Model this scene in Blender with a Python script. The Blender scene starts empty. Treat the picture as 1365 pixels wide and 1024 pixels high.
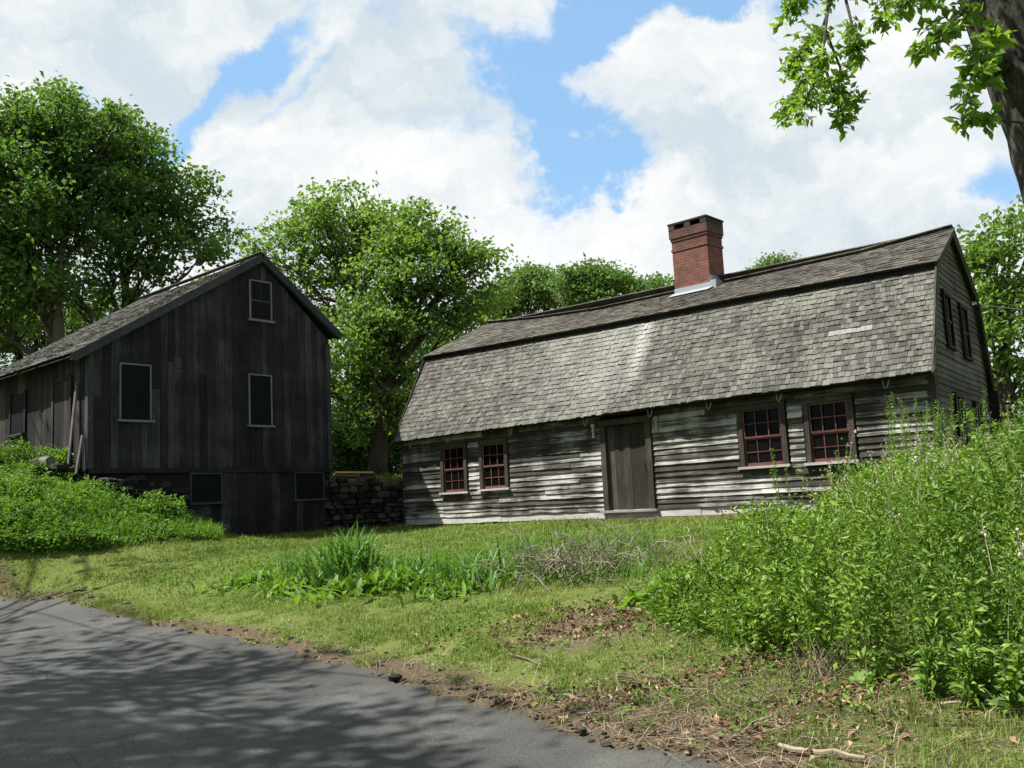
import bpy, math, numpy as np
from mathutils import Vector
rng = np.random.default_rng(7)
SC = bpy.context.scene
COL = SC.collection

# ------------------------------------------------------------------ camera
FPX, PW, PH = 1250.0, 1365.0, 1024.0
ROLL = math.radians(2.862); PITCH = math.radians(7.375)
CAM = np.array([0, 0, 1.5])
_F = np.array([0, math.cos(PITCH), math.sin(PITCH)])
_R0 = np.array([1.0, 0, 0]); _U0 = np.array([0, -math.sin(PITCH), math.cos(PITCH)])
_R = math.cos(ROLL)*_R0 - math.sin(ROLL)*_U0
_U = math.sin(ROLL)*_R0 + math.cos(ROLL)*_U0
cd = bpy.data.cameras.new('camera'); cam = bpy.data.objects.new('camera', cd); COL.objects.link(cam)
cd.sensor_width = 36; cd.lens = 36*FPX/PW; cd.clip_end = 3000; cd.clip_start = .05
from mathutils import Matrix
M = Matrix((( _R[0], _U[0], -_F[0], 0), (_R[1], _U[1], -_F[1], 0), (_R[2], _U[2], -_F[2], CAM[2]), (0, 0, 0, 1)))
cam.matrix_world = M
SC.camera = cam

def ray(px, py):
    return _F + _R*(px-PW/2)/FPX - _U*(py-PH/2)/FPX
def at(px, py, Y):                       # the world point seen there at distance Y along the road axis
    d = ray(px, py); return CAM + d*(Y/d[1])

# ------------------------------------------------------------------ sun, sky, exposure
SUN = np.array([-1.302, -.172, 2.21]); SUN = SUN/np.linalg.norm(SUN)
sl = bpy.data.lights.new('sun', 'SUN'); sl.energy = 5.0; sl.angle = math.radians(.53); sl.color = (1, .955, .88)
so = bpy.data.objects.new('sun', sl); COL.objects.link(so); so.location = (-20, -5, 40)
so.rotation_euler = Vector(SUN).to_track_quat('Z', 'Y').to_euler()
SC.view_settings.view_transform = 'Standard'; SC.view_settings.look = 'None'
SC.view_settings.exposure = 1.0; SC.view_settings.gamma = 1.0
SC.cycles.max_bounces = 6; SC.cycles.diffuse_bounces = 3; SC.cycles.transparent_max_bounces = 6

world = bpy.data.worlds.new('World'); SC.world = world; world.use_nodes = True
def build_world():
    nt = world.node_tree; nt.nodes.clear(); L = nt.links
    def N(t, **k):
        n = nt.nodes.new(t)
        for a, b in k.items(): setattr(n, a, b)
        return n
    def math_(op, a, b=None, c=None, clamp=False):
        n = N('ShaderNodeMath', operation=op); n.use_clamp = clamp
        for i, v in enumerate((a, b, c)):
            if v is None: continue
            if isinstance(v, (int, float)): n.inputs[i].default_value = v
            else: L.new(v, n.inputs[i])
        return n.outputs[0]
    out = N('ShaderNodeOutputWorld'); bg = N('ShaderNodeBackground')
    sky = N('ShaderNodeTexSky', sky_type='NISHITA'); sky.sun_disc = False
    sky.sun_elevation = math.asin(SUN[2]); sky.sun_rotation = math.atan2(SUN[0], SUN[1])
    sky.air_density = 1.0; sky.dust_density = .6; sky.ozone_density = 1.5
    tc = N('ShaderNodeTexCoord'); V = tc.outputs['Generated']
    # warp the direction so that cloud edges billow
    wn = N('ShaderNodeTexNoise'); wn.inputs['Scale'].default_value = 5.5; wn.inputs['Detail'].default_value = 9; wn.inputs['Roughness'].default_value = .62
    L.new(V, wn.inputs['Vector'])
    sub = N('ShaderNodeVectorMath', operation='SUBTRACT'); L.new(wn.outputs['Color'], sub.inputs[0]); sub.inputs[1].default_value = (.5, .5, .5)
    sc_ = N('ShaderNodeVectorMath', operation='SCALE'); L.new(sub.outputs[0], sc_.inputs[0]); sc_.inputs['Scale'].default_value = .26
    add = N('ShaderNodeVectorMath', operation='ADD'); L.new(V, add.inputs[0]); L.new(sc_.outputs[0], add.inputs[1])
    WV = add.outputs[0]
    # clear patches between the clouds: centre, half width, half height, tilt, depth of the gap
    gaps = [(225, 125, 95, 30, -30, 1.35), (790, 55, 30, 70, -25, 1.0), (715, 150, 38, 40, 35, .9), (775, 235, 46, 40, 0, .95), (950, 12, 110, 28, -5, 1.2), (1345, 225, 45, 50, 0, 1.2), (870, 240, 60, 22, -20, .35),
            (1000, 90, 40, 30, 0, .3), (300, 190, 50, 18, -40, .6), (1500, 120, 130, 60, 10, .9), (-250, 60, 160, 60, 0, 1.), (600, -350, 300, 90, 10, 1.), (1200, -260, 200, 90, -30, 1.)]
    total = None
    for (gx, gy, hw, hh, tilt, amp) in gaps:
        c = ray(gx, gy); c = c/np.linalg.norm(c)
        e1 = _R - c*(_R@c); e1 /= np.linalg.norm(e1); e2 = np.cross(e1, c)
        t = math.radians(tilt); a = (math.cos(t)*e1 - math.sin(t)*-e2)*FPX/hw; b = (-math.sin(t)*-e1 + math.cos(t)*e2)*FPX/hh
        sq = []
        for ax in (a, b):
            d = N('ShaderNodeVectorMath', operation='DOT_PRODUCT'); L.new(WV, d.inputs[0]); d.inputs[1].default_value = tuple(ax)
            s = math_('SUBTRACT', d.outputs['Value'], float(ax@c)); sq.append(math_('MULTIPLY', s, s))
        r2 = math_('ADD', sq[0], sq[1])
        g = math_('MULTIPLY', math_('EXPONENT', math_('MULTIPLY', r2, -.7)), amp)
        total = g if total is None else math_('ADD', total, g)
    fb = N('ShaderNodeTexNoise'); fb.inputs['Scale'].default_value = 4.3; fb.inputs['Detail'].default_value = 10; fb.inputs['Roughness'].default_value = .6
    mp = N('ShaderNodeMapping'); mp.inputs['Scale'].default_value = (1, 1, 2.0); mp.inputs['Location'].default_value = (3.1, .4, 1.7)
    L.new(V, mp.inputs['Vector']); L.new(mp.outputs[0], fb.inputs['Vector'])
    dens = math_('SUBTRACT', math_('ADD', math_('MULTIPLY', fb.outputs['Fac'], 2.4), -.25), total)
    sxyz = N('ShaderNodeSeparateXYZ'); L.new(V, sxyz.inputs[0])      # the sky clears towards the south, behind the viewer
    clr = N('ShaderNodeMapRange', interpolation_type='SMOOTHSTEP'); L.new(sxyz.outputs[1], clr.inputs['Value']); clr.inputs['From Min'].default_value = .45; clr.inputs['From Max'].default_value = -.1
    dens = math_('SUBTRACT', dens, math_('MULTIPLY', clr.outputs[0], .75))
    mr = N('ShaderNodeMapRange', interpolation_type='SMOOTHSTEP'); L.new(dens, mr.inputs['Value'])
    mr.inputs['From Min'].default_value = -.16; mr.inputs['From Max'].default_value = .56
    # cloud body: bright tops, grey-blue bases
    cn = N('ShaderNodeTexNoise'); cn.inputs['Scale'].default_value = 4.2; cn.inputs['Detail'].default_value = 8; cn.inputs['Roughness'].default_value = .55
    mp2 = N('ShaderNodeMapping'); mp2.inputs['Scale'].default_value = (1, 1, 2.4); mp2.inputs['Location'].default_value = (7.7, 2.2, .3)
    L.new(WV, mp2.inputs['Vector']); L.new(mp2.outputs[0], cn.inputs['Vector'])
    cr = N('ShaderNodeValToRGB'); L.new(cn.outputs['Fac'], cr.inputs['Fac'])
    cr.color_ramp.elements[0].position = .40; cr.color_ramp.elements[0].color = (.45, .515, .555, 1)
    cr.color_ramp.elements[1].position = .60; cr.color_ramp.elements[1].color = (.67, .675, .675, 1)
    skys = N('ShaderNodeMix', data_type='RGBA', blend_type='MULTIPLY'); skys.inputs['Factor'].default_value = 1
    L.new(sky.outputs[0], skys.inputs[6]); skys.inputs[7].default_value = (.060, .060, .058, 1)
    lift = N('ShaderNodeMix', data_type='RGBA', blend_type='ADD'); lift.inputs['Factor'].default_value = 1
    vz = N('ShaderNodeVectorMath', operation='NORMALIZE'); L.new(V, vz.inputs[0]); sy = N('ShaderNodeSeparateXYZ'); L.new(vz.outputs[0], sy.inputs[0])
    nb = N('ShaderNodeMapRange', interpolation_type='SMOOTHSTEP'); L.new(sy.outputs[1], nb.inputs['Value']); nb.inputs['From Min'].default_value = .1; nb.inputs['From Max'].default_value = .75; nb.inputs['To Min'].default_value = .12
    L.new(nb.outputs[0], lift.inputs['Factor']); L.new(skys.outputs[2], lift.inputs[6]); lift.inputs[7].default_value = (.14, .26, .40, 1)
    mix = N('ShaderNodeMix', data_type='RGBA'); L.new(mr.outputs[0], mix.inputs['Factor'])
    L.new(lift.outputs[2], mix.inputs[6]); L.new(cr.outputs[0], mix.inputs[7])
    L.new(mix.outputs[2], bg.inputs['Color']); bg.inputs['Strength'].default_value = .74
    L.new(bg.outputs[0], out.inputs[0])
build_world()

# ------------------------------------------------------------------ helpers
def tag(o, label=None, cat=None, group=None, kind=None):
    if label: o['label'] = label
    if cat: o['category'] = cat
    if group: o['group'] = group
    if kind: o['kind'] = kind
    return o
def empty(name, loc, rz=0, label=None, cat=None, group=None):
    o = bpy.data.objects.new(name, None); COL.objects.link(o); o.location = loc; o.rotation_euler = (0, 0, rz)
    o.empty_display_size = .3
    return tag(o, label, cat, group)

class MB:
    """collects pieces, links them as ONE mesh"""
    def __init__(s): s.v = []; s.q = []; s.t = []; s.a = []; s.n = 0
    def add(s, v, q=None, t=None, rnd=None):
        v = np.asarray(v, float).reshape(-1, 3)
        if q is not None and len(q): s.q.append(np.asarray(q, np.int64).reshape(-1, 4)+s.n)
        if t is not None and len(t): s.t.append(np.asarray(t, np.int64).reshape(-1, 3)+s.n)
        s.v.append(v)
        if rnd is None: rnd = rng.random()
        s.a.append(np.broadcast_to(np.asarray(rnd, float), (len(v),)))
        s.n += len(v)
    def box(s, x0, x1, y0, y1, z0, z1, rnd=None, jit=0):
        v = np.array([[x, y, z] for z in (z0, z1) for y in (y0, y1) for x in (x0, x1)], float)
        if jit: v += rng.normal(0, jit, v.shape)
        s.add(v, [[0, 2, 3, 1], [4, 5, 7, 6], [0, 1, 5, 4], [2, 6, 7, 3], [0, 4, 6, 2], [1, 3, 7, 5]], rnd=rnd)
    def hexa(s, v8, rnd=None):           # same order as box
        s.add(v8, [[0, 2, 3, 1], [4, 5, 7, 6], [0, 1, 5, 4], [2, 6, 7, 3], [0, 4, 6, 2], [1, 3, 7, 5]], rnd=rnd)
    def bar(s, p, q, w, h, rnd=None, up=(0, 0, 1)):
        p = np.array(p, float); q = np.array(q, float); d = q-p; d /= np.linalg.norm(d)
        a = np.cross(d, up)
        if np.linalg.norm(a) < .05: a = np.cross(d, (0, 1, 0))
        a /= np.linalg.norm(a); b = np.cross(a, d)
        v = [P + a*sa*w/2 + b*sb*h/2 for sb in (-1, 1) for P in (p, q) for sa in (-1, 1)]
        s.hexa(np.array(v), rnd)
    def tube(s, pts, rad, k=6, rnd=None, cap=True, knob=0):
        pts = np.asarray(pts, float); m = len(pts); rad = np.broadcast_to(rad, (m,)).astype(float)
        t = np.gradient(pts, axis=0); t /= np.linalg.norm(t, axis=1)[:, None]+1e-9
        ref = np.array([.3, .2, 1.]) if abs(t[:, 2]).mean() < .8 else np.array([1., .2, .1])
        a = np.cross(t, ref); a /= np.linalg.norm(a, axis=1)[:, None]+1e-9; b = np.cross(t, a)
        th = np.arange(k)*2*np.pi/k
        R = rad[:, None]*np.ones((m, k))
        if knob: R = R*(1+knob*rng.normal(0, 1, (m, k)))
        v = pts[:, None, :] + R[:, :, None]*(np.cos(th)[None, :, None]*a[:, None, :] + np.sin(th)[None, :, None]*b[:, None, :])
        v = v.reshape(-1, 3); i = np.arange(m-1)[:, None]*k; j = np.arange(k)[None, :]; jn = (j+1) % k
        q = np.stack([i+j, i+jn, i+k+jn, i+k+j], -1).reshape(-1, 4)
        tt = []
        if cap:
            v = np.vstack([v, pts[:1], pts[-1:]]); n0 = m*k
            tt = [[n0, (jj+1) % k, jj] for jj in range(k)] + [[n0+1, (m-1)*k+jj, (m-1)*k+(jj+1) % k] for jj in range(k)]
        s.add(v, q, tt, rnd)
    def build(s, name, mat, parent=None, smooth=False):
        me = bpy.data.meshes.new(name); o = bpy.data.objects.new(name, me); COL.objects.link(o)
        V = np.concatenate(s.v) if s.v else np.zeros((0, 3)); Q = np.concatenate(s.q) if s.q else np.zeros((0, 4), int); T = np.concatenate(s.t) if s.t else np.zeros((0, 3), int)
        me.vertices.add(len(V)); me.vertices.foreach_set('co', V.astype(np.float32).ravel())
        nl = Q.size+T.size; me.loops.add(nl); me.loops.foreach_set('vertex_index', np.concatenate([Q.ravel(), T.ravel()]).astype(np.int32))
        me.polygons.add(len(Q)+len(T))
        me.polygons.foreach_set('loop_start', np.concatenate([np.arange(len(Q))*4, Q.size+np.arange(len(T))*3]).astype(np.int32))
        me.polygons.foreach_set('loop_total', np.concatenate([np.full(len(Q), 4), np.full(len(T), 3)]).astype(np.int32))
        me.polygons.foreach_set('use_smooth', np.full(len(Q)+len(T), bool(smooth)))
        at_ = me.attributes.new('rnd', 'FLOAT', 'POINT'); at_.data.foreach_set('value', np.concatenate(s.a).astype(np.float32))
        me.update(calc_edges=True); me.validate(clean_customdata=False)
        me.materials.append(mat); o.parent = parent
        return o

_H = rng.random((256, 256))
def vnoise(x, y):
    x = np.asarray(x, float); y = np.asarray(y, float)
    xi = np.floor(x).astype(int); yi = np.floor(y).astype(int); fx = x-xi; fy = y-yi
    fx = fx*fx*(3-2*fx); fy = fy*fy*(3-2*fy)
    g = lambda a, b: _H[a % 256, b % 256]
    return (g(xi, yi)*(1-fx)+g(xi+1, yi)*fx)*(1-fy)+(g(xi, yi+1)*(1-fx)+g(xi+1, yi+1)*fx)*fy
def fbm(x, y, o=4):
    s = 0; a = .5; t = 0
    for k in range(o): s = s+a*vnoise(x*2**k+17.3*k, y*2**k+5.1*k); t += a; a *= .5
    return s/t

# ------------------------------------------------------------------ materials
def new_mat(name):
    m = bpy.data.materials.new(name); m.use_nodes = True; nt = m.node_tree
    return m, nt, nt.nodes['Principled BSDF'], nt.nodes['Material Output']
ALB = .84                                            # overall reflectance of the palette
def ramp(nt, fac, stops):
    r = nt.nodes.new('ShaderNodeValToRGB'); nt.links.new(fac, r.inputs['Fac']); e = r.color_ramp.elements
    while len(e) < len(stops): e.new(.5)
    for i, (p, c) in enumerate(stops): e[i].position = p; e[i].color = (*(c if c[0] == c[1] == c[2] else tuple(ALB*q for q in c)), 1)
    return r.outputs[0]
def noise(nt, scale, detail=5, rough=.55, stretch=None, coord='Object', loc=None):
    tc = nt.nodes.new('ShaderNodeTexCoord'); n = nt.nodes.new('ShaderNodeTexNoise')
    n.inputs['Scale'].default_value = scale; n.inputs['Detail'].default_value = detail; n.inputs['Roughness'].default_value = rough
    v = tc.outputs[coord]
    if stretch or loc:
        mp = nt.nodes.new('ShaderNodeMapping'); mp.inputs['Scale'].default_value = stretch or (1, 1, 1); mp.inputs['Location'].default_value = loc or (0, 0, 0)
        nt.links.new(v, mp.inputs['Vector']); v = mp.outputs[0]
    nt.links.new(v, n.inputs['Vector']); return n.outputs['Fac']
def attr(nt):
    a = nt.nodes.new('ShaderNodeAttribute'); a.attribute_name = 'rnd'; return a.outputs['Fac']
def mix(nt, f, a, b, mode='MIX'):
    m = nt.nodes.new('ShaderNodeMix'); m.data_type = 'RGBA'; m.blend_type = mode
    for s, v in ((0, f), (6, a), (7, b)):
        if isinstance(v, (int, float)): m.inputs[s].default_value = v
        elif isinstance(v, tuple): m.inputs[s].default_value = (*v, 1)
        else: nt.links.new(v, m.inputs[s])
    return m.outputs[2]
def mth(nt, op, a, b, c=None, clamp=False):
    n = nt.nodes.new('ShaderNodeMath'); n.operation = op; n.use_clamp = clamp
    for i, v in enumerate((a, b, c)):
        if v is None: continue
        if isinstance(v, (int, float)): n.inputs[i].default_value = v
        else: nt.links.new(v, n.inputs[i])
    return n.outputs[0]
def bump(nt, b, h, strength, dist=.01):
    n = nt.nodes.new('ShaderNodeBump'); n.inputs['Strength'].default_value = strength; n.inputs['Distance'].default_value = dist
    nt.links.new(h, n.inputs['Height']); nt.links.new(n.outputs[0], b.inputs['Normal'])

def wood(name, dark, mid, light, grain, rough=.9, blotch=1.2, spread=.5, bs=.5):
    """grain: stretch of the fine grain noise (small along the board)"""
    m, nt, b, o = new_mat(name)
    g = noise(nt, 1, 6, .65, grain); bl = noise(nt, blotch, 5, .6)
    f = mth(nt, 'ADD', mth(nt, 'MULTIPLY', g, .5), mth(nt, 'MULTIPLY', bl, .5))
    f = mth(nt, 'ADD', f, mth(nt, 'MULTIPLY', mth(nt, 'SUBTRACT', attr(nt), .5), spread*.5))
    c = ramp(nt, f, [(.3, dark), (.5, mid), (.7, light)])
    nt.links.new(c, b.inputs['Base Color']); b.inputs['Roughness'].default_value = rough
    b.inputs['Specular IOR Level'].default_value = .2
    bump(nt, b, g, bs, .01)
    return m
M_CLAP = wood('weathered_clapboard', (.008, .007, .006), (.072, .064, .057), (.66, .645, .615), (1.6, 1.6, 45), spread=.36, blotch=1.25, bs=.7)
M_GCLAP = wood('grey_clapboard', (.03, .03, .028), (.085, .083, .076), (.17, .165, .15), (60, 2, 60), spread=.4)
M_SILLW = wood('bleached_sill', (.16, .15, .14), (.36, .345, .33), (.55, .535, .52), (2.5, 2.5, 50), spread=.3)
M_FRAME = wood('grey_brown_frame', (.02, .017, .014), (.052, .045, .037), (.11, .098, .082), (30, 30, 3), spread=.2)
M_DOOR = wood('dark_door_wood', (.014, .011, .009), (.042, .036, .030), (.11, .098, .088), (45, 45, 1.6), spread=.35, bs=.8)
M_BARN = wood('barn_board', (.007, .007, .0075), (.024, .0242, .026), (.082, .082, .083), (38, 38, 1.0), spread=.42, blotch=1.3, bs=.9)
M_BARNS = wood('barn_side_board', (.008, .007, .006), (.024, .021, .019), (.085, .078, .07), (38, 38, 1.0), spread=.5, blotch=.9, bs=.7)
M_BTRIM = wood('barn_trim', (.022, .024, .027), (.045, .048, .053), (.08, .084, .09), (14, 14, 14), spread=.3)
M_DARK = wood('dark_boards', (.008, .008, .008), (.016, .015, .014), (.03, .028, .025), (10, 10, 10))
M_PLANK = wood('new_plank', (.42, .26, .13), (.55, .36, .19), (.66, .46, .27), (6, 40, 40))
M_OLDPL = wood('old_plank', (.06, .055, .05), (.14, .13, .12), (.26, .245, .225), (25, 25, 3))
M_RED = wood('faded_red_sash', (.07, .027, .024), (.125, .050, .045), (.20, .088, .08), (20, 20, 20), rough=.75)

def shingle(name, dark, mid, light, lichen, streak=None, lich=.6):
    m, nt, b, o = new_mat(name)
    g = noise(nt, 1, 5, .6, (55, 6, 6)); bl = noise(nt, .7, 5, .65); sp = noise(nt, 26, 3, .6)
    a = attr(nt)
    f = mth(nt, 'ADD', mth(nt, 'MULTIPLY', g, .3), mth(nt, 'MULTIPLY', bl, .45))
    f = mth(nt, 'ADD', f, mth(nt, 'MULTIPLY', a, .24)); f = mth(nt, 'SUBTRACT', f, .0)
    c = ramp(nt, f, [(.3, dark), (.5, mid), (.74, light)])
    lm = noise(nt, .9, 6, .75, None, loc=(4, 9, 2))
    lf = ramp(nt, mth(nt, 'ADD', mth(nt, 'MULTIPLY', lm, .62), mth(nt, 'MULTIPLY', sp, .38)), [(.50, (0, 0, 0)), (.62, (lich,)*3)])
    c = mix(nt, lf, c, lichen)
    if streak:                                    # lime washed down from the chimney lead
        tc = nt.nodes.new('ShaderNodeTexCoord'); sx = nt.nodes.new('ShaderNodeSeparateXYZ'); nt.links.new(tc.outputs['Object'], sx.inputs[0])
        k = None
        for (x0, w, z0, amt) in streak:
            d = mth(nt, 'DIVIDE', mth(nt, 'SUBTRACT', sx.outputs[0], x0), w)
            gk = mth(nt, 'EXPONENT', mth(nt, 'MULTIPLY', mth(nt, 'MULTIPLY', d, d), -1), 0)
            zz = mth(nt, 'MULTIPLY', mth(nt, 'SUBTRACT', sx.outputs[2], z0), 1.1, clamp=True)
            gk = mth(nt, 'MULTIPLY', mth(nt, 'MULTIPLY', gk, zz), amt)
            k = gk if k is None else mth(nt, 'ADD', k, gk)
        k = mth(nt, 'MULTIPLY', k, mth(nt, 'MULTIPLY', sp, 1.9), clamp=True)
        c = mix(nt, k, c, (.42, .42, .39))
    pale = mth(nt, 'GREATER_THAN', a, 1.5)        # the few replaced shingles
    c = mix(nt, pale, c, (.22, .22, .205))
    nt.links.new(c, b.inputs['Base Color']); b.inputs['Roughness'].default_value = .92; b.inputs['Specular IOR Level'].default_value = .15
    bump(nt, b, g, .6, .01)
    return m
M_SH = shingle('cedar_shingle', (.042, .040, .036), (.103, .099, .090), (.215, .210, .195), (.25, .26, .205), streak=[(7.45, .20, 2.6, .55), (6.6, .7, 2.0, .25), (5.2, 1.0, 2.3, .15)], lich=.45)
M_SHU = shingle('upper_shingle', (.034, .030, .026), (.078, .070, .061), (.145, .135, .118), (.28, .29, .2), lich=.3)
M_SHB = shingle('barn_shingle', (.045, .043, .04), (.10, .097, .09), (.19, .185, .17), (.26, .27, .2), lich=.3)

def stone(name, c0, c1, c2, sc=6):
    m, nt, b, o = new_mat(name)
    n1 = noise(nt, sc, 7, .65); f = mth(nt, 'ADD', mth(nt, 'MULTIPLY', n1, .65), mth(nt, 'MULTIPLY', attr(nt), .35))
    nt.links.new(ramp(nt, f, [(.3, c0), (.5, c1), (.72, c2)]), b.inputs['Base Color']); b.inputs['Roughness'].default_value = .95
    b.inputs['Specular IOR Level'].default_value = .15; bump(nt, b, n1, .8, .03); return m
M_STONE = stone('field_stone', (.013, .0125, .0115), (.033, .031, .027), (.09, .085, .075))
M_CRUMB = stone('asphalt_crumb', (.02, .019, .017), (.065, .06, .052), (.15, .14, .12), 30)
M_BARK = stone('tree_bark', (.03, .026, .02), (.07, .06, .047), (.13, .115, .09), 9)
def bark_near():
    m, nt, b, o = new_mat('rough_bark')
    n1 = noise(nt, 1, 7, .7, (26, 26, 5)); n2 = noise(nt, 5, 5, .6)
    f = mth(nt, 'ADD', mth(nt, 'MULTIPLY', n1, .65), mth(nt, 'MULTIPLY', n2, .35))
    nt.links.new(ramp(nt, f, [(.38, (.012, .010, .008)), (.5, (.075, .066, .054)), (.62, (.21, .195, .17))]), b.inputs['Base Color'])
    b.inputs['Roughness'].default_value = .95; bump(nt, b, n1, 1.0, .12); return m
M_BARKN = bark_near()

def plain(name, c, rough=.7, metal=0, spec=.5, var=.15, sc=8):
    m, nt, b, o = new_mat(name)
    n = noise(nt, sc, 5, .6); nt.links.new(mix(nt, n, tuple(x*(1-var) for x in c), tuple(min(1, x*(1+var)) for x in c)), b.inputs['Base Color'])
    b.inputs['Roughness'].default_value = rough; b.inputs['Metallic'].default_value = metal; b.inputs['Specular IOR Level'].default_value = spec
    return m
M_LEAD = plain('lead_flashing', (.25, .28, .30), .6, 0, .5, .12)
M_WIRE = plain('black_cable', (.03, .03, .03), .6)
M_GALV = plain('galvanised_hook', (.24, .24, .23), .5)
M_PORC = plain('white_porcelain', (.36, .36, .34), .3)
M_PANE = plain('window_glass', (.005, .005, .005), .2, 0, .06, .3, 3)
M_SCREEN = plain('dark_insect_screen', (.006, .007, .009), .8, 0, .1, .2, 3)
M_INT = plain('dark_opening', (.006, .006, .006), .9, 0, .1)

def brick():
    m, nt, b, o = new_mat('old_brick')
    tc = nt.nodes.new('ShaderNodeTexCoord'); sx = nt.nodes.new('ShaderNodeSeparateXYZ'); nt.links.new(tc.outputs['Object'], sx.inputs[0])
    geo = nt.nodes.new('ShaderNodeNewGeometry')
    uu = mth(nt, 'ADD', sx.outputs[0], sx.outputs[1]); cb = nt.nodes.new('ShaderNodeCombineXYZ'); nt.links.new(uu, cb.inputs[0]); nt.links.new(sx.outputs[2], cb.inputs[1])
    bt = nt.nodes.new('ShaderNodeTexBrick'); nt.links.new(cb.outputs[0], bt.inputs['Vector'])
    for k, v in (('Scale', 1), ('Brick Width', .21), ('Row Height', .068), ('Mortar Size', .007), ('Mortar Smooth', .2)): bt.inputs[k].default_value = v
    bt.inputs['Color1'].default_value = (.20, .055, .035, 1); bt.inputs['Color2'].default_value = (.12, .036, .026, 1); bt.inputs['Mortar'].default_value = (.16, .12, .095, 1)
    n1 = noise(nt, 5, 6, .7)
    c = mix(nt, ramp(nt, n1, [(.42, (0, 0, 0)), (.7, (.8, .8, .8))]), bt.outputs['Color'], (.05, .028, .022))
    soot = mth(nt, 'MULTIPLY', mth(nt, 'MULTIPLY', mth(nt, 'SUBTRACT', sx.outputs[2], 6.2), 1.6, clamp=True), mth(nt, 'ADD', n1, .15), clamp=True); c = mix(nt, soot, c, (.03, .022, .02))
    nt.links.new(c, b.inputs['Base Color']); b.inputs['Roughness'].default_value = .92
    bump(nt, b, mth(nt, 'SUBTRACT', n1, bt.outputs['Fac']), .6, .012); return m
M_BRICK = brick()

def leaf_mat(name, dark, mid, light, trans=.35, gloss=.35):
    m, nt, b, o = new_mat(name)
    a = attr(nt); big = noise(nt, .55, 4, .6)
    f = mth(nt, 'ADD', mth(nt, 'MULTIPLY', a, .6), mth(nt, 'MULTIPLY', big, .4))
    c = ramp(nt, f, [(.15, dark), (.5, mid), (.85, light)])
    nt.links.new(c, b.inputs['Base Color']); b.inputs['Roughness'].default_value = .55; b.inputs['Specular IOR Level'].default_value = gloss
    tr = nt.nodes.new('ShaderNodeBsdfTranslucent'); nt.links.new(mix(nt, 1., c, (1.5, 1.55, .6), 'MULTIPLY'), tr.inputs['Color'])
    ms = nt.nodes.new('ShaderNodeMixShader'); ms.inputs[0].default_value = trans
    nt.links.new(b.outputs[0], ms.inputs[1]); nt.links.new(tr.outputs[0], ms.inputs[2]); nt.links.new(ms.outputs[0], o.inputs[0])
    return m
M_LFA = leaf_mat('leaf_dark_maple', (.045, .10, .026), (.095, .185, .046), (.165, .275, .075), .45)
M_LFB = leaf_mat('leaf_fresh_maple', (.07, .14, .035), (.145, .25, .060), (.245, .36, .10), .5)
M_LFC = leaf_mat('leaf_far_wood', (.06, .13, .035), (.12, .22, .06), (.19, .31, .09))
M_LFN = leaf_mat('leaf_near_ash', (.10, .19, .03), (.19, .33, .05), (.30, .46, .09), .5)
M_LFS = leaf_mat('leaf_shrub', (.035, .09, .012), (.12, .23, .026), (.29, .42, .06), .26)
M_LFW = leaf_mat('leaf_weed', (.06, .14, .018), (.13, .26, .035), (.23, .38, .065), .35)
M_GRASS = leaf_mat('grass_blade', (.085, .14, .03), (.165, .245, .05), (.34, .37, .12), .25, .2)
M_LILY = leaf_mat('lily_blade', (.05, .13, .025), (.09, .21, .04), (.17, .32, .08), .3)
M_STRAW = plain('dry_straw', (.34, .27, .17), .9, 0, .2, .35, 12)
M_DLEAF = wood('dead_leaf', (.10, .055, .03), (.24, .14, .08), (.42, .29, .19), (8, 8, 8), spread=1.3)
M_TWIG = wood('dry_twig', (.09, .065, .045), (.19, .145, .10), (.32, .26, .2), (5, 5, 5), spread=.8)
M_CANE = wood('bleached_cane', (.10, .08, .06), (.23, .19, .15), (.42, .37, .31), (5, 5, 5), spread=.8)
M_PLUME = plain('seed_plume', (.40, .34, .28), .95, 0, .1, .2)

def ground_mat():
    m, nt, b, o = new_mat('lawn_soil')
    n1 = noise(nt, .55, 6, .62); n2 = noise(nt, 7, 6, .7); n3 = noise(nt, 60, 4, .7)
    f = mth(nt, 'ADD', mth(nt, 'MULTIPLY', n1, .55), mth(nt, 'MULTIPLY', n2, .45))
    g = ramp(nt, n3, [(.3, (.07, .10, .025)), (.55, (.15, .19, .045)), (.75, (.27, .27, .10))])
    d = ramp(nt, n3, [(.3, (.045, .034, .024)), (.5, (.12, .09, .058)), (.72, (.25, .20, .13))])
    a = attr(nt)                                   # where the soil lies bare
    ff = mth(nt, 'ADD', f, mth(nt, 'SUBTRACT', a, .5)); mk = ramp(nt, ff, [(.46, (0, 0, 0)), (.62, (1, 1, 1))])
    nt.links.new(mix(nt, mk, g, d), b.inputs['Base Color']); b.inputs['Roughness'].default_value = .95; b.inputs['Specular IOR Level'].default_value = .1
    bump(nt, b, n3, .9, .03); return m
M_GROUND = ground_mat()
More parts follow.
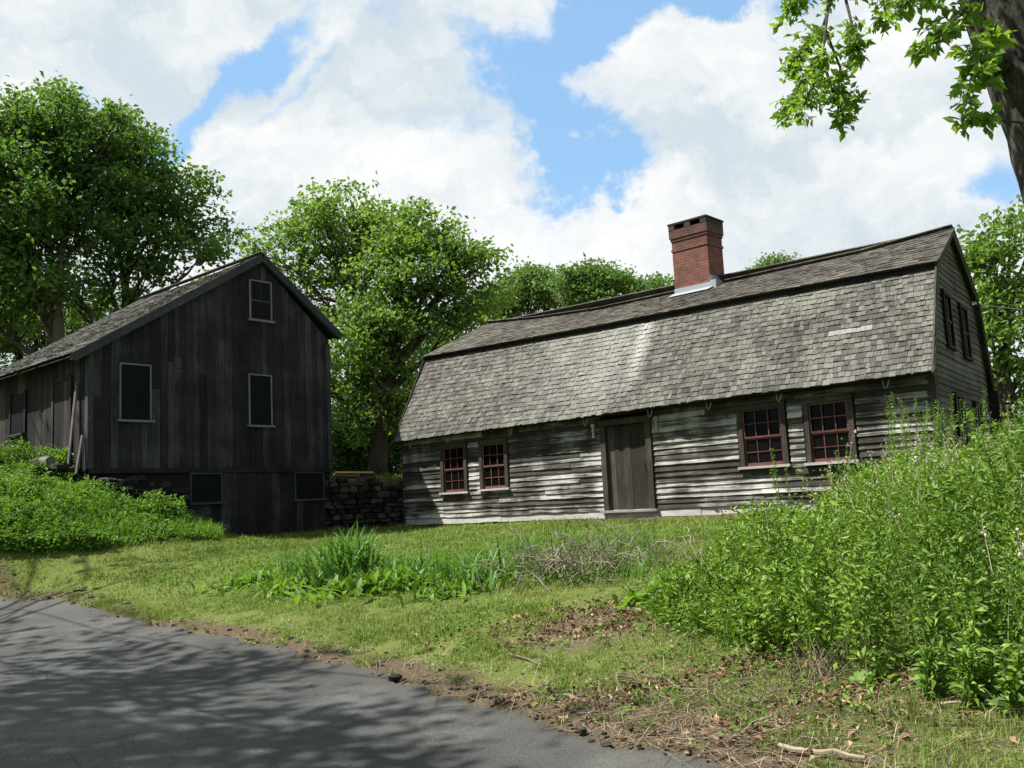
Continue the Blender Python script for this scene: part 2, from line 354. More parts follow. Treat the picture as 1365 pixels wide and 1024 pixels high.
def road_mat():
    m, nt, b, o = new_mat('old_asphalt')
    n1 = noise(nt, .5, 5, .6); n2 = noise(nt, 110, 3, .85); n3 = noise(nt, 420, 2, .6)
    c = ramp(nt, mth(nt, 'ADD', mth(nt, 'MULTIPLY', n2, .7), mth(nt, 'MULTIPLY', n1, .3)), [(.32, (.013, .0142, .0142)), (.5, (.040, .0435, .043)), (.64, (.17, .178, .17))])
    c = mix(nt, ramp(nt, n3, [(.68, (0, 0, 0)), (.74, (.7, .7, .7))]), c, (.42, .42, .4))
    a = attr(nt); c = mix(nt, mth(nt, 'MULTIPLY', a, .75), c, (.055, .048, .04))     # grime near the broken edge
    vo = nt.nodes.new('ShaderNodeTexVoronoi'); vo.feature = 'DISTANCE_TO_EDGE'; vo.inputs['Scale'].default_value = .55; tc = nt.nodes.new('ShaderNodeTexCoord')
    wv = nt.nodes.new('ShaderNodeVectorMath'); wv.operation = 'ADD'; nw = nt.nodes.new('ShaderNodeTexNoise'); nw.inputs['Scale'].default_value = 2.2; nw.inputs['Detail'].default_value = 6
    nt.links.new(tc.outputs['Object'], wv.inputs[0]); nt.links.new(nw.outputs['Color'], wv.inputs[1]); nt.links.new(wv.outputs[0], vo.inputs['Vector'])
    ck = ramp(nt, vo.outputs['Distance'], [(.0, (.75, .75, .75)), (.006, (0, 0, 0))]); ck = mth(nt, 'MULTIPLY', ck, mth(nt, 'GREATER_THAN', noise(nt, .9, 3), .50))
    c = mix(nt, ck, c, (.015, .015, .015))
    pt = ramp(nt, noise(nt, 1.6, 5, .65, loc=(3, 1, 0)), [(.42, (0, 0, 0)), (.62, (.5, .5, .5))]); c = mix(nt, pt, c, mix(nt, 1., c, (1.5, 1.48, 1.4), 'MULTIPLY'))
    nt.links.new(c, b.inputs['Base Color']); b.inputs['Roughness'].default_value = .85; b.inputs['Specular IOR Level'].default_value = .3
    bump(nt, b, n2, .8, .006); return m
M_ROAD = road_mat()

# ------------------------------------------------------------------ terrain
HOUSE0 = np.array([-2.9856, 25.0]); HU = np.array([.7417, -.6707]); HW = np.array([.6707, .7417])
BARN0 = np.array([-9.107, 20.0]); BU = np.array([.6613, .7501]); BW = np.array([-.7501, .6613])
CP = np.array([
 (.67, 6.08, 0), (-.31, 7.4, 0), (-2.1, 10, .03), (-5.1, 12.8, .2), (-8.85, 16.2, .5), (-14, 18.4, .85), (-22, 22, 1.2),
 (0, 3, 0), (2, 1, 0), (0, 0, 0), (-4, 4, .02), (-4, 8, .05), (-10, 8, .2), (-12, 13, .45), (-18, 16, .8), (0, -8, 0), (-12, -6, 0), (8, -6, .1),
 (1.45, 7.5, .33), (2.8, 5.4, .28), (4, 3, .25), (1.1, 9.5, .5), (-.5, 11.3, .5), (-2.1, 12.1, .45), (-3.6, 14, .6), (-1, 15, .85), (3.5, 9, .6), (7, 7, .6), (12, 4, .6), (5, 13, .95), (9, 12, 1.1),
 (.1, 20, 1.08), (-2.9, 24.6, 1.08), (1.1, 20.7, 1.08), (5, 17.3, 1.1), (7.2, 15.6, 1.15), (-5.2, 24.0, 1.03), (-6.9, 22.0, 1.14), (-8.2, 20.6, 1.75), (-9.2, 19.9, 2.2),
 (-5, 19, 1.0), (-7.5, 18.3, 1.25), (-9.3, 17.3, 1.55), (-9.2, 16.6, .95), (-7, 15.4, .62), (-11.3, 20.6, 2.85), (-13, 22, 3.0), (-13.5, 19.2, 2.3), (-18, 24, 3.2), (11, 19, 1.6), (16, 12, 1.2)], float)
def _tps():
    P = CP[:, :2]; n = len(P); r = np.linalg.norm(P[:, None]-P[None], axis=2); K = np.where(r > 0, r*r*np.log(r+1e-9), 0)+np.eye(n)*.05
    A = np.zeros((n+3, n+3)); A[:n, :n] = K; A[:n, n] = 1; A[:n, n+1:] = P; A[n, :n] = 1; A[n+1:, :n] = P.T
    return np.linalg.solve(A, np.r_[CP[:, 2], 0, 0, 0])
_TW = _tps()
def smooth(a, b, x):
    t = np.clip((x-a)/(b-a), 0, 1); return t*t*(3-2*t)
def base_h(x, y):
    x = np.clip(x, -24, 17); y = np.clip(y, -8, 26)
    sh = x.shape; X = np.stack([x.ravel(), y.ravel()], 1); P = CP[:, :2]; out = np.empty(len(X))
    for i in range(0, len(X), 20000):
        r = np.linalg.norm(X[i:i+20000, None]-P[None], axis=2); K = r*r*np.log(r+1e-9)
        out[i:i+20000] = K@_TW[:-3]+_TW[-3]+X[i:i+20000]@_TW[-2:]
    return np.clip(out.reshape(sh), -.1, 3.4)
def height(x, y):
    x = np.asarray(x, float); y = np.asarray(y, float); h = base_h(x, y)
    hu = (x-HOUSE0[0])*HU[0]+(y-HOUSE0[1])*HU[1]; hw = (x-HOUSE0[0])*HW[0]+(y-HOUSE0[1])*HW[1]
    bu = (x-BARN0[0])*BU[0]+(y-BARN0[1])*BU[1]; bw = (x-BARN0[0])*BW[0]+(y-BARN0[1])*BW[1]
    # the upper yard behind the retaining wall: the step runs inside barn, wall and house
    wn = np.array([-.43, .90]); wd = (x+3.9)*wn[0]+(y-25.15)*wn[1]
    d = np.where(hu > .3, hw-1.2, np.where(bu < 6.2, bw-.6, wd-.18))
    back = 2.45-np.clip(hu-3, 0, 12)*.11+np.clip(-bu, 0, 6)*.06+np.clip(y-32, 0, 60)*.05
    up = smooth(0, .35, d)*smooth(13.5, 12.0, np.where(hw < 8, hu, 0))
    sel = (bu > .3)
    return np.where(sel, h*(1-up)+np.maximum(back, h)*up, h+smooth(26, 40, y)*(y-26)*.04)
EDGE = np.array([(-40, 25), (-22, 22), (-14, 18.4), (-8.85, 16.2), (-5.1, 12.8), (-2.1, 10), (-.31, 7.4), (.67, 6.08), (.97, 5.45), (1.6, 4.2), (3, 1.8), (5, -2), (8, -9)], float)
def edge_pts(n=900):
    s = np.r_[0, np.cumsum(np.linalg.norm(np.diff(EDGE, axis=0), axis=1))]; t = np.linspace(0, s[-1], n)
    e = np.stack([np.interp(t, s, EDGE[:, 0]), np.interp(t, s, EDGE[:, 1])], 1)
    k = np.ones(31)/31
    for c in (0, 1): e[15:-15, c] = np.convolve(e[:, c], k, 'valid')
    return e
EP = edge_pts()
ET = np.gradient(EP, axis=0); ET /= np.linalg.norm(ET, axis=1)[:, None]; EN = np.stack([-ET[:, 1], ET[:, 0]], 1)   # towards the lawn
def road_dist(x, y):                                # signed: + on the lawn
    x = np.asarray(x, float); y = np.asarray(y, float); X = np.stack([x.ravel(), y.ravel()], 1); out = np.empty(len(X)); E = EP[::3]; Nn = EN[::3]
    for i in range(0, len(X), 20000):
        D = X[i:i+20000, None]-E[None]; r = (D**2).sum(2); j = r.argmin(1); q = np.arange(len(j))
        out[i:i+20000] = np.sign((D[q, j]*Nn[j]).sum(1))*np.sqrt(r[q, j])
    return out.reshape(x.shape)

def grid_axis(a, b, step, far_a, far_b):
    c = list(np.arange(a, b, step)); s = step
    lo = []; x = a
    while x > far_a: s *= 1.35; x -= s; lo.append(x)
    s = step; hi = []; x = c[-1]
    while x < far_b: s *= 1.35; x += s; hi.append(x)
    return np.array(lo[::-1]+c+hi)
gx = grid_axis(-16, 13, .17, -400, 400); gy = grid_axis(-2, 31, .17, -200, 600)
GX, GY = np.meshgrid(gx, gy, indexing='ij'); RD = road_dist(GX, GY); GZ = height(GX, GY)
lawn = np.clip(RD, 0, 1)
bumpy = (fbm(GX*1.7, GY*1.7)-.5)*.09*lawn + (fbm(GX*6, GY*6)-.5)*.03*lawn
near = (np.abs(GX) < 30) & (GY < 40) & (GY > -5)
GZ = GZ+np.where(near, bumpy, 0) - .045*smooth(.05, -.25, RD)*near         # ground dips under the asphalt
bare = .30+.34*np.exp(-((RD-.12)/.3)**2)+.12*smooth(4.2, 1.0, RD)*smooth(-4, 2, GX)
# worn litter strips in front of the shrubs and along the verge to the right
rp = np.exp(-(((GX-.9)/.9)**2+((GY-9.0)/.7)**2)); bare += .30*rp
bare += .12*smooth(2.4, .6, RD)*smooth(-.2, 1.2, GX)
hu_ = (GX-HOUSE0[0])*HU[0]+(GY-HOUSE0[1])*HU[1]; hw_ = (GX-HOUSE0[0])*HW[0]+(GY-HOUSE0[1])*HW[1]
bare += .6*np.exp(-((hw_+.35)/.6)**2)*smooth(5.5, 6.6, hu_)*smooth(14, 13, hu_)
bare = np.where(GY > 27, .62, bare)
g = MB(); nx, ny = GX.shape; i = np.arange(nx-1)[:, None]*ny; j = np.arange(ny-1)[None]
q = np.stack([i+j, i+ny+j, i+ny+j+1, i+j+1], -1).reshape(-1, 4)
g.add(np.stack([GX, GY, GZ], -1).reshape(-1, 3), q, rnd=bare.ravel())
go = g.build('ground', M_GROUND, smooth=True); tag(go, kind='structure')
_gh = GZ
def ground_z(x, y):                                  # bilinear on the built sheet
    x = np.asarray(x, float); y = np.asarray(y, float)
    ix = np.clip(np.searchsorted(gx, x)-1, 0, nx-2); iy = np.clip(np.searchsorted(gy, y)-1, 0, ny-2)
    fx = (x-gx[ix])/(gx[ix+1]-gx[ix]); fy = (y-gy[iy])/(gy[iy+1]-gy[iy])
    return (_gh[ix, iy]*(1-fx)+_gh[ix+1, iy]*fx)*(1-fy)+(_gh[ix, iy+1]*(1-fx)+_gh[ix+1, iy+1]*fx)*fy

def gpx(x, y, z=None):                               # where the line of sight first meets the ground
    d = ray(x, y); t = np.arange(3.5, 45, .04); P = CAM[None]+d[None]*t[:, None]; hit = np.nonzero(P[:, 2] < ground_z(P[:, 0], P[:, 1]))[0]
    k = hit[0] if len(hit) else int((21-3.5)/.04)
    p = P[k].copy(); p[2] = float(ground_z(p[0], p[1])); return p

# road: rows across, ragged broken edge on the lawn side
n_al = len(EP); wob = (fbm(np.arange(n_al)*.12, np.zeros(n_al))-.5)*.30+(fbm(np.arange(n_al)*.9, np.ones(n_al)*7)-.5)*.14
offs = np.r_[0, -.03, -.1, -.2, -.35, -.6, -1, -1.5, -2.2, -3, -4, -5, -6, -6.6]
rv = []; ra = []
for k, of in enumerate(offs):
    p = EP+EN*(of+wob*np.exp(of*2))[:, None]
    z = height(p[:, 0], p[:, 1])+.004-(.02 if k == 0 else 0)
    rv.append(np.c_[p, z]); ra.append(np.full(n_al, math.exp(of*3.2)*.8))
rv = np.stack(rv, 1); m_ = len(offs); i = np.arange(n_al-1)[:, None]*m_; j = np.arange(m_-1)[None]
g = MB(); g.add(rv.reshape(-1, 3), np.stack([i+j+1, i+m_+j+1, i+m_+j, i+j], -1).reshape(-1, 4), rnd=np.stack(ra, 1).ravel())
tag(g.build('road', M_ROAD, smooth=True), kind='structure')

# ------------------------------------------------------------------ leaves, trees
def leaves(mb, P, size, up=.5, asp=.55, rnd=None, axis=None, fold=.25):
    """one folded diamond leaf at every point of P"""
    n = len(P); size = np.broadcast_to(size, (n,))
    nrm = rng.normal(0, 1, (n, 3)); nrm /= np.linalg.norm(nrm, axis=1)[:, None]; nrm[:, 2] = np.abs(nrm[:, 2])*(1-up)+up; nrm /= np.linalg.norm(nrm, axis=1)[:, None]
    d = rng.normal(0, 1, (n, 3)) if axis is None else axis+rng.normal(0, .35, (n, 3))
    d -= nrm*(d*nrm).sum(1)[:, None]; d /= np.linalg.norm(d, axis=1)[:, None]+1e-9
    s = np.cross(nrm, d); L = size[:, None]
    v = np.stack([P, P+d*L*.5+s*L*asp*.5+nrm*L*fold*.3, P+d*L-nrm*L*.12, P+d*L*.5-s*L*asp*.5+nrm*L*fold*.3], 1)
    if rnd is None: rnd = rng.random(n)
    mb.add(v.reshape(-1, 3), np.arange(n*4).reshape(n, 4), rnd=np.repeat(np.clip(rnd, 0, 1), 4))

def curve(a, b, sag=.1, n=6, wob=.06):
    a = np.array(a, float); b = np.array(b, float); t = np.linspace(0, 1, n)[:, None]; L = np.linalg.norm(b-a)
    p = a+(b-a)*t; p[:, 2] += (np.sin(t[:, 0]*math.pi))*sag*L
    w = rng.normal(0, wob*L/n**.5, p.shape); w[0] = 0; w[-1] = 0
    return p+w

def tree(name, base, top, r0, lobes, mat, label, cat='tree', group=None, per=420, lsize=.20, clump=.42, dens=1.0, flat=.5, sticks=True, bark=None):
    """lobes: (x, y, z, rx, ry, rz) foliage masses, each carried by its own limb"""
    base = np.array(base, float); top = np.array(top, float)
    root = empty(name, base, 0, label, cat, group)
    tb = MB(); cr = MB()
    tp = curve(base, top, 0, 9, .03); hh = np.linspace(0, 1, 9)
    rad = r0*(1-.8*hh); rad[0] *= 1.35
    tb.tube(tp-base, rad, 9, knob=.05)
    for (x, y, z, rx, ry, rz) in lobes:
        c = np.array([x, y, z], float)
        f = np.clip((z-rz*.8-base[2])/(top[2]-base[2])*.75, .22, .88); k = f*8; i0 = int(k); st = tp[i0]*(1-(k-i0))+tp[min(i0+1, 8)]*(k-i0)
        rl = r0*(1-.8*f)*.62
        limb = curve(st, c, .06, 7, .05); tb.tube(limb-base, rl*(1-.82*np.linspace(0, 1, 7)), 6)
        vol = rx*ry*rz; nc = max(6, int(10*dens*vol/(clump**2*3)/1.6)); nc = min(nc, 260)
        dd = rng.normal(0, 1, (nc, 3)); dd /= np.linalg.norm(dd, axis=1)[:, None]; rr = rng.random(nc)**.42*.92
        C = c+dd*rr[:, None]*np.array([rx, ry, rz])
        ns_ = 9; sd_ = rng.normal(0, 1, (ns_, 3)); sd_ /= np.linalg.norm(sd_, axis=1)[:, None]; sd_[:, 2] = np.abs(sd_[:, 2])*.9-.15   # ragged outer boughs
        SCn = c+sd_*np.array([rx, ry, rz])*rng.uniform(.8, 1.38, (ns_, 1)); sat = rng.random(nc) < .55; wh = rng.integers(0, ns_, nc)
        C[sat] = SCn[wh[sat]]+dd[sat]*rr[sat][:, None]*np.array([rx*.34, ry*.34, rz*.22])
        if sticks:
            for q_ in C[:: max(1, nc//34)]:
                s_ = limb[rng.integers(3, 7)]
                tb.tube(curve(s_, q_, .05, 5, .07)-base, np.linspace(rl*.3, .008, 5), 4, cap=False)
        shade = rng.random(nc)
        m = int(per); idx = np.repeat(np.arange(nc), m//6)
        # leaves grouped into small sprays inside each clump
        sp = rng.normal(0, 1, (nc, 14, 3))*np.array([clump*.75, clump*.75, clump*flat*.8])
        si = rng.integers(0, 14, len(idx))
        P = C[idx]+sp[idx, si]+rng.normal(0, 1, (len(idx), 3))*np.array([lsize*.95, lsize*.95, lsize*.6])
        leaves(cr, P-base, lsize*rng.uniform(.65, 1.3, len(P)), .25, .62, rnd=.5*shade[idx]+.5*rng.random(len(P)))
    tb.build('trunk', bark or M_BARK, root, smooth=True); cr.build('crown', mat, root)
    return root, cr.n//4

def lobe(px, py, rpx, D, asp=1., depth=None):      # a foliage mass of a given apparent size at distance D
    p = at(px, py, D); r = rpx*D/FPX
    return (p[0], p[1]+rng.uniform(-1, 1)*r*.3, p[2], r, (depth or r), r*asp)
NL = 0
def grow(name, bpx, D, toppx, r0, lobes, mat, label, **k):
    global NL
    b = at(bpx[0], bpx[1], D); b[2] = float(ground_z(b[0], b[1])) - .1
    t = at(toppx[0], toppx[1], D)
    o, n = tree(name, b, t, r0, lobes, mat, label, **k); NL += n; print(label[:50], n)
    return o
# the wood behind the barn
grow('maple_tree', (70, 600), 31, (95, 190), .30, [lobe(*q, 31) for q in [(70, 180, 70), (130, 200, 65), (30, 250, 75), (-40, 220, 80), (100, 280, 80), (20, 340, 70), (-50, 330, 70), (40, 150, 42), (-20, 420, 60), (60, 400, 52), (10, 165, 45)]],
     M_LFA, 'tall dark maple at the far left behind the barn roof', per=440, dens=.78)
grow('maple_tree', (150, 600), 33, (180, 230), .26, [lobe(*q, 33) for q in [(160, 190, 48), (195, 235, 58), (235, 260, 46), (150, 270, 60), (262, 305, 38), (215, 320, 52), (150, 345, 55), (282, 345, 24), (110, 400, 48), (190, 380, 40)]],
     M_LFA, 'spreading dark maple rising behind the left end of the barn ridge', per=440, dens=.78)
# the bright maple between the buildings
grow('maple_tree', (468, 610), 36, (470, 270), .24, [lobe(*q, 36) for q in [(430, 296, 46), (485, 300, 46), (385, 325, 40), (440, 335, 55), (355, 345, 30), (510, 320, 50), (400, 375, 45), (470, 400, 50)]],
     M_LFB, 'bright green maple with slender stems rising behind the barn gable', per=400, dens=.66)
grow('maple_tree', (500, 630), 34, (545, 320), .34, [lobe(*q, 34) for q in [(560, 312, 38), (530, 350, 48), (590, 325, 42), (580, 375, 50), (625, 365, 32), (645, 355, 24), (530, 420, 50), (600, 420, 48), (650, 400, 34), (555, 290, 24), (490, 440, 52), (520, 480, 45), (470, 500, 40), (625, 450, 30), (505, 540, 38), (460, 560, 34), (545, 560, 34), (430, 520, 34), (560, 520, 34), (500, 585, 34), (475, 470, 40)]],
     M_LFB, 'broad leafy maple between the barn and the house', per=440, dens=.8)
grow('undergrowth_tree', (450, 640), 40, (470, 520), .16, [lobe(*q, 40) for q in [(470, 560, 45), (520, 560, 42), (440, 480, 45), (500, 520, 40), (545, 520, 40), (480, 600, 30)]],
     M_LFA, 'low dark tree filling the gap under the bright maples', per=280, dens=.8)
grow('undergrowth_tree', (560, 640), 44, (590, 480), .18, [lobe(*q, 44) for q in [(560, 470, 40), (600, 470, 40), (540, 540, 40), (640, 440, 36), (590, 530, 40), (560, 590, 36)]],
     M_LFC, 'mid green tree just beyond the left roof verge of the house', per=260, dens=.8)
grow('forest_tree', (20, 620), 40, (30, 380), .25, [lobe(*q, 40) for q in [(10, 420, 55), (70, 440, 50), (-40, 460, 55), (130, 420, 42), (-60, 380, 60), (60, 500, 45)]],
     M_LFA, 'shaded tree low behind the barn eave at the far left', per=260, dens=1.0)
grow('forest_tree', (330, 620), 44, (340, 400), .22, [lobe(*q, 44) for q in [(330, 400, 38), (290, 400, 34), (370, 430, 38), (250, 420, 32), (420, 440, 36)]],
     M_LFB, 'small bright tree hidden mostly behind the barn peak', per=260, dens=1.0)
# far wood behind the house ridge
for (bx, D, tx, ty, lb, L) in [
    (715, 58, 715, 400, 'rounded pale green tree behind the left part of the house ridge', [(700, 392, 36), (738, 396, 34), (676, 408, 30), (712, 376, 24), (655, 410, 26)]),
    (790, 55, 792, 380, 'darker round tree standing highest behind the house ridge, left of the chimney', [(790, 372, 30), (766, 390, 30), (818, 390, 26), (795, 405, 32), (840, 400, 22)]),
    (868, 60, 868, 390, 'light green treetop just left of the chimney', [(866, 388, 20), (888, 384, 17), (850, 398, 18)]),
    (1037, 62, 1037, 360, 'small treetop peeking over the ridge right of the chimney', [(1037, 350, 15), (1025, 358, 13), (1050, 358, 13)])]:
    grow('distant_tree', (bx, 640), D, (tx, ty), .2, [lobe(*q, D) for q in L], M_LFC, lb, per=420, dens=1.6, lsize=.24, clump=.5, group='distant trees behind the house ridge')
# right edge
grow('maple_tree', (1330, 620), 27, (1345, 360), .28, [lobe(*q, 27) for q in [(1345, 325, 42), (1390, 300, 50), (1325, 350, 30), (1350, 390, 50), (1400, 380, 50), (1345, 460, 44), (1390, 470, 50), (1350, 530, 42), (1300, 340, 18), (1375, 560, 44), (1320, 400, 26), (1330, 500, 34), (1345, 580, 30), (1310, 440, 22)]],
     M_LFB, 'leafy maple behind the right gable of the house', per=440, dens=.78)

# ------------------------------------------------------------------ shared building helpers
def shingle_slope(mb, P, nrows, u0, u1, expo_w=(.08, .2), thick=.019, pale=None, lift=.004, jit=.012):
    """P(u, t) -> point on the roof plane (t=0 eave, 1 top), returns 3-vector; shingles laid in overlapping rows"""
    for r_ in range(nrows):
        t0 = r_/nrows; t1 = min(1.0, (r_+1.35)/nrows)
        a = u0(t0); b = u1(t0); x = a
        while x < b-.02:
            w = rng.uniform(*expo_w); x2 = min(x+w, b)
            if b-x2 < .05: x2 = b
            dj = rng.normal(0, jit); ta = t0+dj*.25
            p00 = P(x+.003, ta); p10 = P(x2-.003, ta); p01 = P(x+.003, t1); p11 = P(x2-.003, t1)
            ax = p10-p00; up = p01-p00; nn = np.cross(ax, up); nn /= np.linalg.norm(nn)+1e-9
            th = thick*rng.uniform(.7, 1.35); l0 = lift+th; curl = abs(rng.normal(0, .008))
            r = rng.random()
            if pale and pale(r_, (x+x2)/2): r = 2.0
            v = [p00+nn*(l0-th), p10+nn*(l0-th), p01+nn*.002, p11+nn*.002,
                 p00+nn*(l0+curl), p10+nn*(l0+curl*rng.random()), p01+nn*.008, p11+nn*.008]
            mb.hexa(np.array(v), r); x = x2

# ------------------------------------------------------------------ the gambrel house
HZ = 1.05
house = empty('gambrel_house', (HOUSE0[0], HOUSE0[1], HZ), math.atan2(HU[1], HU[0]),
              'old gambrel roofed house with weathered clapboards, red sashes and a brick chimney', 'house')
us = np.array([0, 3.2, 6.0, 8.4, 10.4, 12.2, 13.8])
EAZ = lambda u: np.interp(u, us, [3.30, 3.33, 3.33, 3.36, 3.37, 3.36, 3.37])-HZ
BRZ = lambda u: np.interp(u, [0, 6, 9.9, 12.3, 13.7], [5.66, 5.545, 5.515, 5.465, 5.44])-HZ
RIZ = lambda u: np.interp(u, [.6, 2.5, 4.6, 9, 11.6, 13.4], [6.77, 6.58, 6.45, 6.43, 6.43, 6.53])-HZ
EW, BWd, RW, RBW, REW = -.35, .85, 2.9, 4.75, 5.75
UL = lambda w: np.interp(w, [EW, BWd, RW, RBW, REW], [.02, .05, .63, .5, .4])
UR = lambda w: np.interp(w, [EW, BWd, RW, RBW, REW], [13.82, 13.69, 13.43, 13.25, 13.1])
def slope_fn(wa, za, wb, zb):
    def P(u, t):
        w = wa+(wb-wa)*t; return np.array([u, w, za(u)*(1-t)+zb(u)*t])
    return P
roofp = MB()
low = slope_fn(EW, EAZ, BWd, lambda u: BRZ(u)-.10)
shingle_slope(roofp, low, 19, lambda t: UL(EW+(BWd-EW)*t), lambda t: UR(EW+(BWd-EW)*t),
              expo_w=(.06, .14), pale=lambda r, u: (r == 9 and 11.85 < u < 12.65))
ro = roofp.build('lower_roof_slope', M_SH, house)
up_ = MB(); top_ = slope_fn(BWd-.10, BRZ, RW, RIZ)
shingle_slope(up_, top_, 13, lambda t: UL(BWd+(RW-BWd)*t)-.02, lambda t: UR(BWd+(RW-BWd)*t)+.02, expo_w=(.09, .22), jit=.012, thick=.014)
rear = slope_fn(RBW, lambda u: BRZ(u)-.12, RW, RIZ); rl = slope_fn(REW, EAZ, RBW, lambda u: BRZ(u)-.2)
for fn, wa, wb in ((rear, RBW, RW), (rl, REW, RBW)):
    A = [fn(UL(wa), 0), fn(UR(wa), 0), fn(UL(wb), 1), fn(UR(wb), 1)]
    nn = np.cross(A[1]-A[0], A[2]-A[0]); nn /= np.linalg.norm(nn); nn *= np.sign(nn[2])
    up_.hexa(np.array([a for a in A]+[a+nn*.03 for a in A]))
for k in range(70):                                                # ridge boards, slightly sagging
    a = .63+(13.43-.63)*k/70; b = .63+(13.43-.63)*(k+1)/70
    up_.bar((a, RW-.05, RIZ(a)+.028), (b, RW-.05, RIZ(b)+.028), .13, .02, up=(0, .4, 1))
up_.build('upper_roof_slope', M_SHU, house)
dk = MB()                                                          # roof deck and the dark fascia under each course of eaves
def deck(P, wa, wb, off):
    n = 24
    for k in range(n):
        f0, f1 = k/n, (k+1)/n
        pts = []
        for t in (0.0, 1.0):
            w = wa+(wb-wa)*t
            for f in (f0, f1):
                u = UL(w)+.02+(UR(w)-UL(w)-.04)*f; pts.append(P(u, t))
        pts = np.array(pts); nn = np.cross(pts[1]-pts[0], pts[2]-pts[0]); nn /= np.linalg.norm(nn); nn *= np.sign(nn[2]+1e-6)
        dk.hexa(np.concatenate([pts-nn*off, pts-nn*.003]), .4)
deck(low, EW, BWd, .03); deck(top_, BWd, RW, .03)
for k in range(24):
    a = 13.6*k/24+.05; b = 13.6*(k+1)/24+.05
    dk.hexa(np.array([(a, BWd-.05, BRZ(a)-.13), (b, BWd-.05, BRZ(b)-.13), (a, BWd+.05, BRZ(a)-.13), (b, BWd+.05, BRZ(b)-.13),
                      (a, BWd-.05, BRZ(a)-.01), (b, BWd-.05, BRZ(b)-.01), (a, BWd+.05, BRZ(a)-.01), (b, BWd+.05, BRZ(b)-.01)]), .4)
dk.build('roof_deck', M_DARK, house)
# soffit boards under the front eave
sf = MB(); sf.hexa(np.array([(.08, EW+.03, EAZ(0)-.02), (13.7, EW+.03, EAZ(13.8)-.02), (.08, .02, EAZ(0)+.03), (13.7, .02, EAZ(13.8)+.03),
                             (.08, EW+.03, EAZ(0)), (13.7, EW+.03, EAZ(13.8)), (.08, .02, EAZ(0)+.05), (13.7, .02, EAZ(13.8)+.05)]), .3)
sf.build('eave_soffit', M_DARK, house)
# rakes on the gable ends
for side, UE, s in ((0, UL, -1), (1, UR, 1)):
    prof = [(EW, float(EAZ(13.8*side)), ), (BWd-.02, float(BRZ(13.7*side))-.06), (RW, float(RIZ(13.4 if side else .6))), (RBW, float(BRZ(13.4*side))-.1), (REW, float(EAZ(13.2*side)))]
    rk = MB()
    for (w0, z0), (w1, z1) in zip(prof[:-1], prof[1:]):
        rk.bar((UE(w0)-s*.03, w0, z0-.06), (UE(w1)-s*.03, w1, z1-.06), .03, .14)
    rk.build('rake_board', M_FRAME, house)

WIN = [(1.60, 2.34, .86, 1.98), (2.98, 3.72, .88, 1.96), (10.06, 10.86, .97, 2.06), (11.42, 12.16, .96, 2.04)]      # u0,u1,z0,z1 above HZ
DOOR = (6.75, 7.80, .24, 2.06)
def openings(z):                                     # spans of the front wall taken by frames at height z
    o = [(a-.13, b+.13) for a, b, c, d in WIN if c-.05 < z < d+.09]
    if z < DOOR[3]+.16: o.append((DOOR[0]-.14, DOOR[1]+.14))
    return sorted(o)
cl = MB()
def clap(x0, x1, z0, ex, base_y, tb, xf=None, rows_dark=0, wob=1.0, worn=0.):
    """one lapped board: thin at the top, thick at its ragged bottom edge"""
    n = max(2, int((x1-x0)/.16)+1); xs = np.linspace(x0, x1, n); r = rng.random()
    nz = (fbm(xs*1.1+z0*31, np.full(n, z0*7.7))-.5); nf = (fbm(xs*6+z0*11, np.full(n, z0*3.3+9))-.5)
    zb = z0+(nz*.022+nf*.010)*wob+rng.normal(0, .003); th = tb*(1+nz*.6*wob)*rng.uniform(.8, 1.25)
    if worn: zb = zb+np.clip(nf*2-.25+worn*.3, 0, 1)*.06*worn
    rows = []
    for k, x in enumerate(xs):
        for (y, z) in ((base_y-th[k], zb[k]), (base_y-th[k]*.25, z0+ex+.03), (base_y, z0+ex+.03), (base_y, zb[k])):
            p = (x, y, z); rows.append(xf(p) if xf else p)
    v = np.array(rows); i = np.arange(n-1)[:, None]*4; j = np.arange(4)[None]; jn = (j+1) % 4
    q = np.stack([i+j, i+4+j, i+4+jn, i+jn], -1).reshape(-1, 4).tolist()+[[0, 1, 2, 3], [(n-1)*4+3, (n-1)*4+2, (n-1)*4+1, (n-1)*4]]
    return v, q, r
z = .235; 
while z < 2.34:
    ex = rng.uniform(.098, .128); spans = []; x = 0.02
    for (a, b) in openings(z+.05):
        if a > x: spans.append((x, a))
        x = max(x, b)
    spans.append((x, 13.60))
    for (a, b) in spans:
        x = a
        while x < b-.01:
            x2 = min(b, x+rng.uniform(1.2, 3.6))
            if b-x2 < .5: x2 = b
            v, q_, r = clap(x+.003, x2-.003, z, ex, 0, .056, wob=1.0, worn=.8 if z < .75 and x2 < 7 else .15)
            pass
            cl.add(v, q_, rnd=r); x = x2
    z += ex
cl.build('clapboard_front_wall', M_CLAP, house)
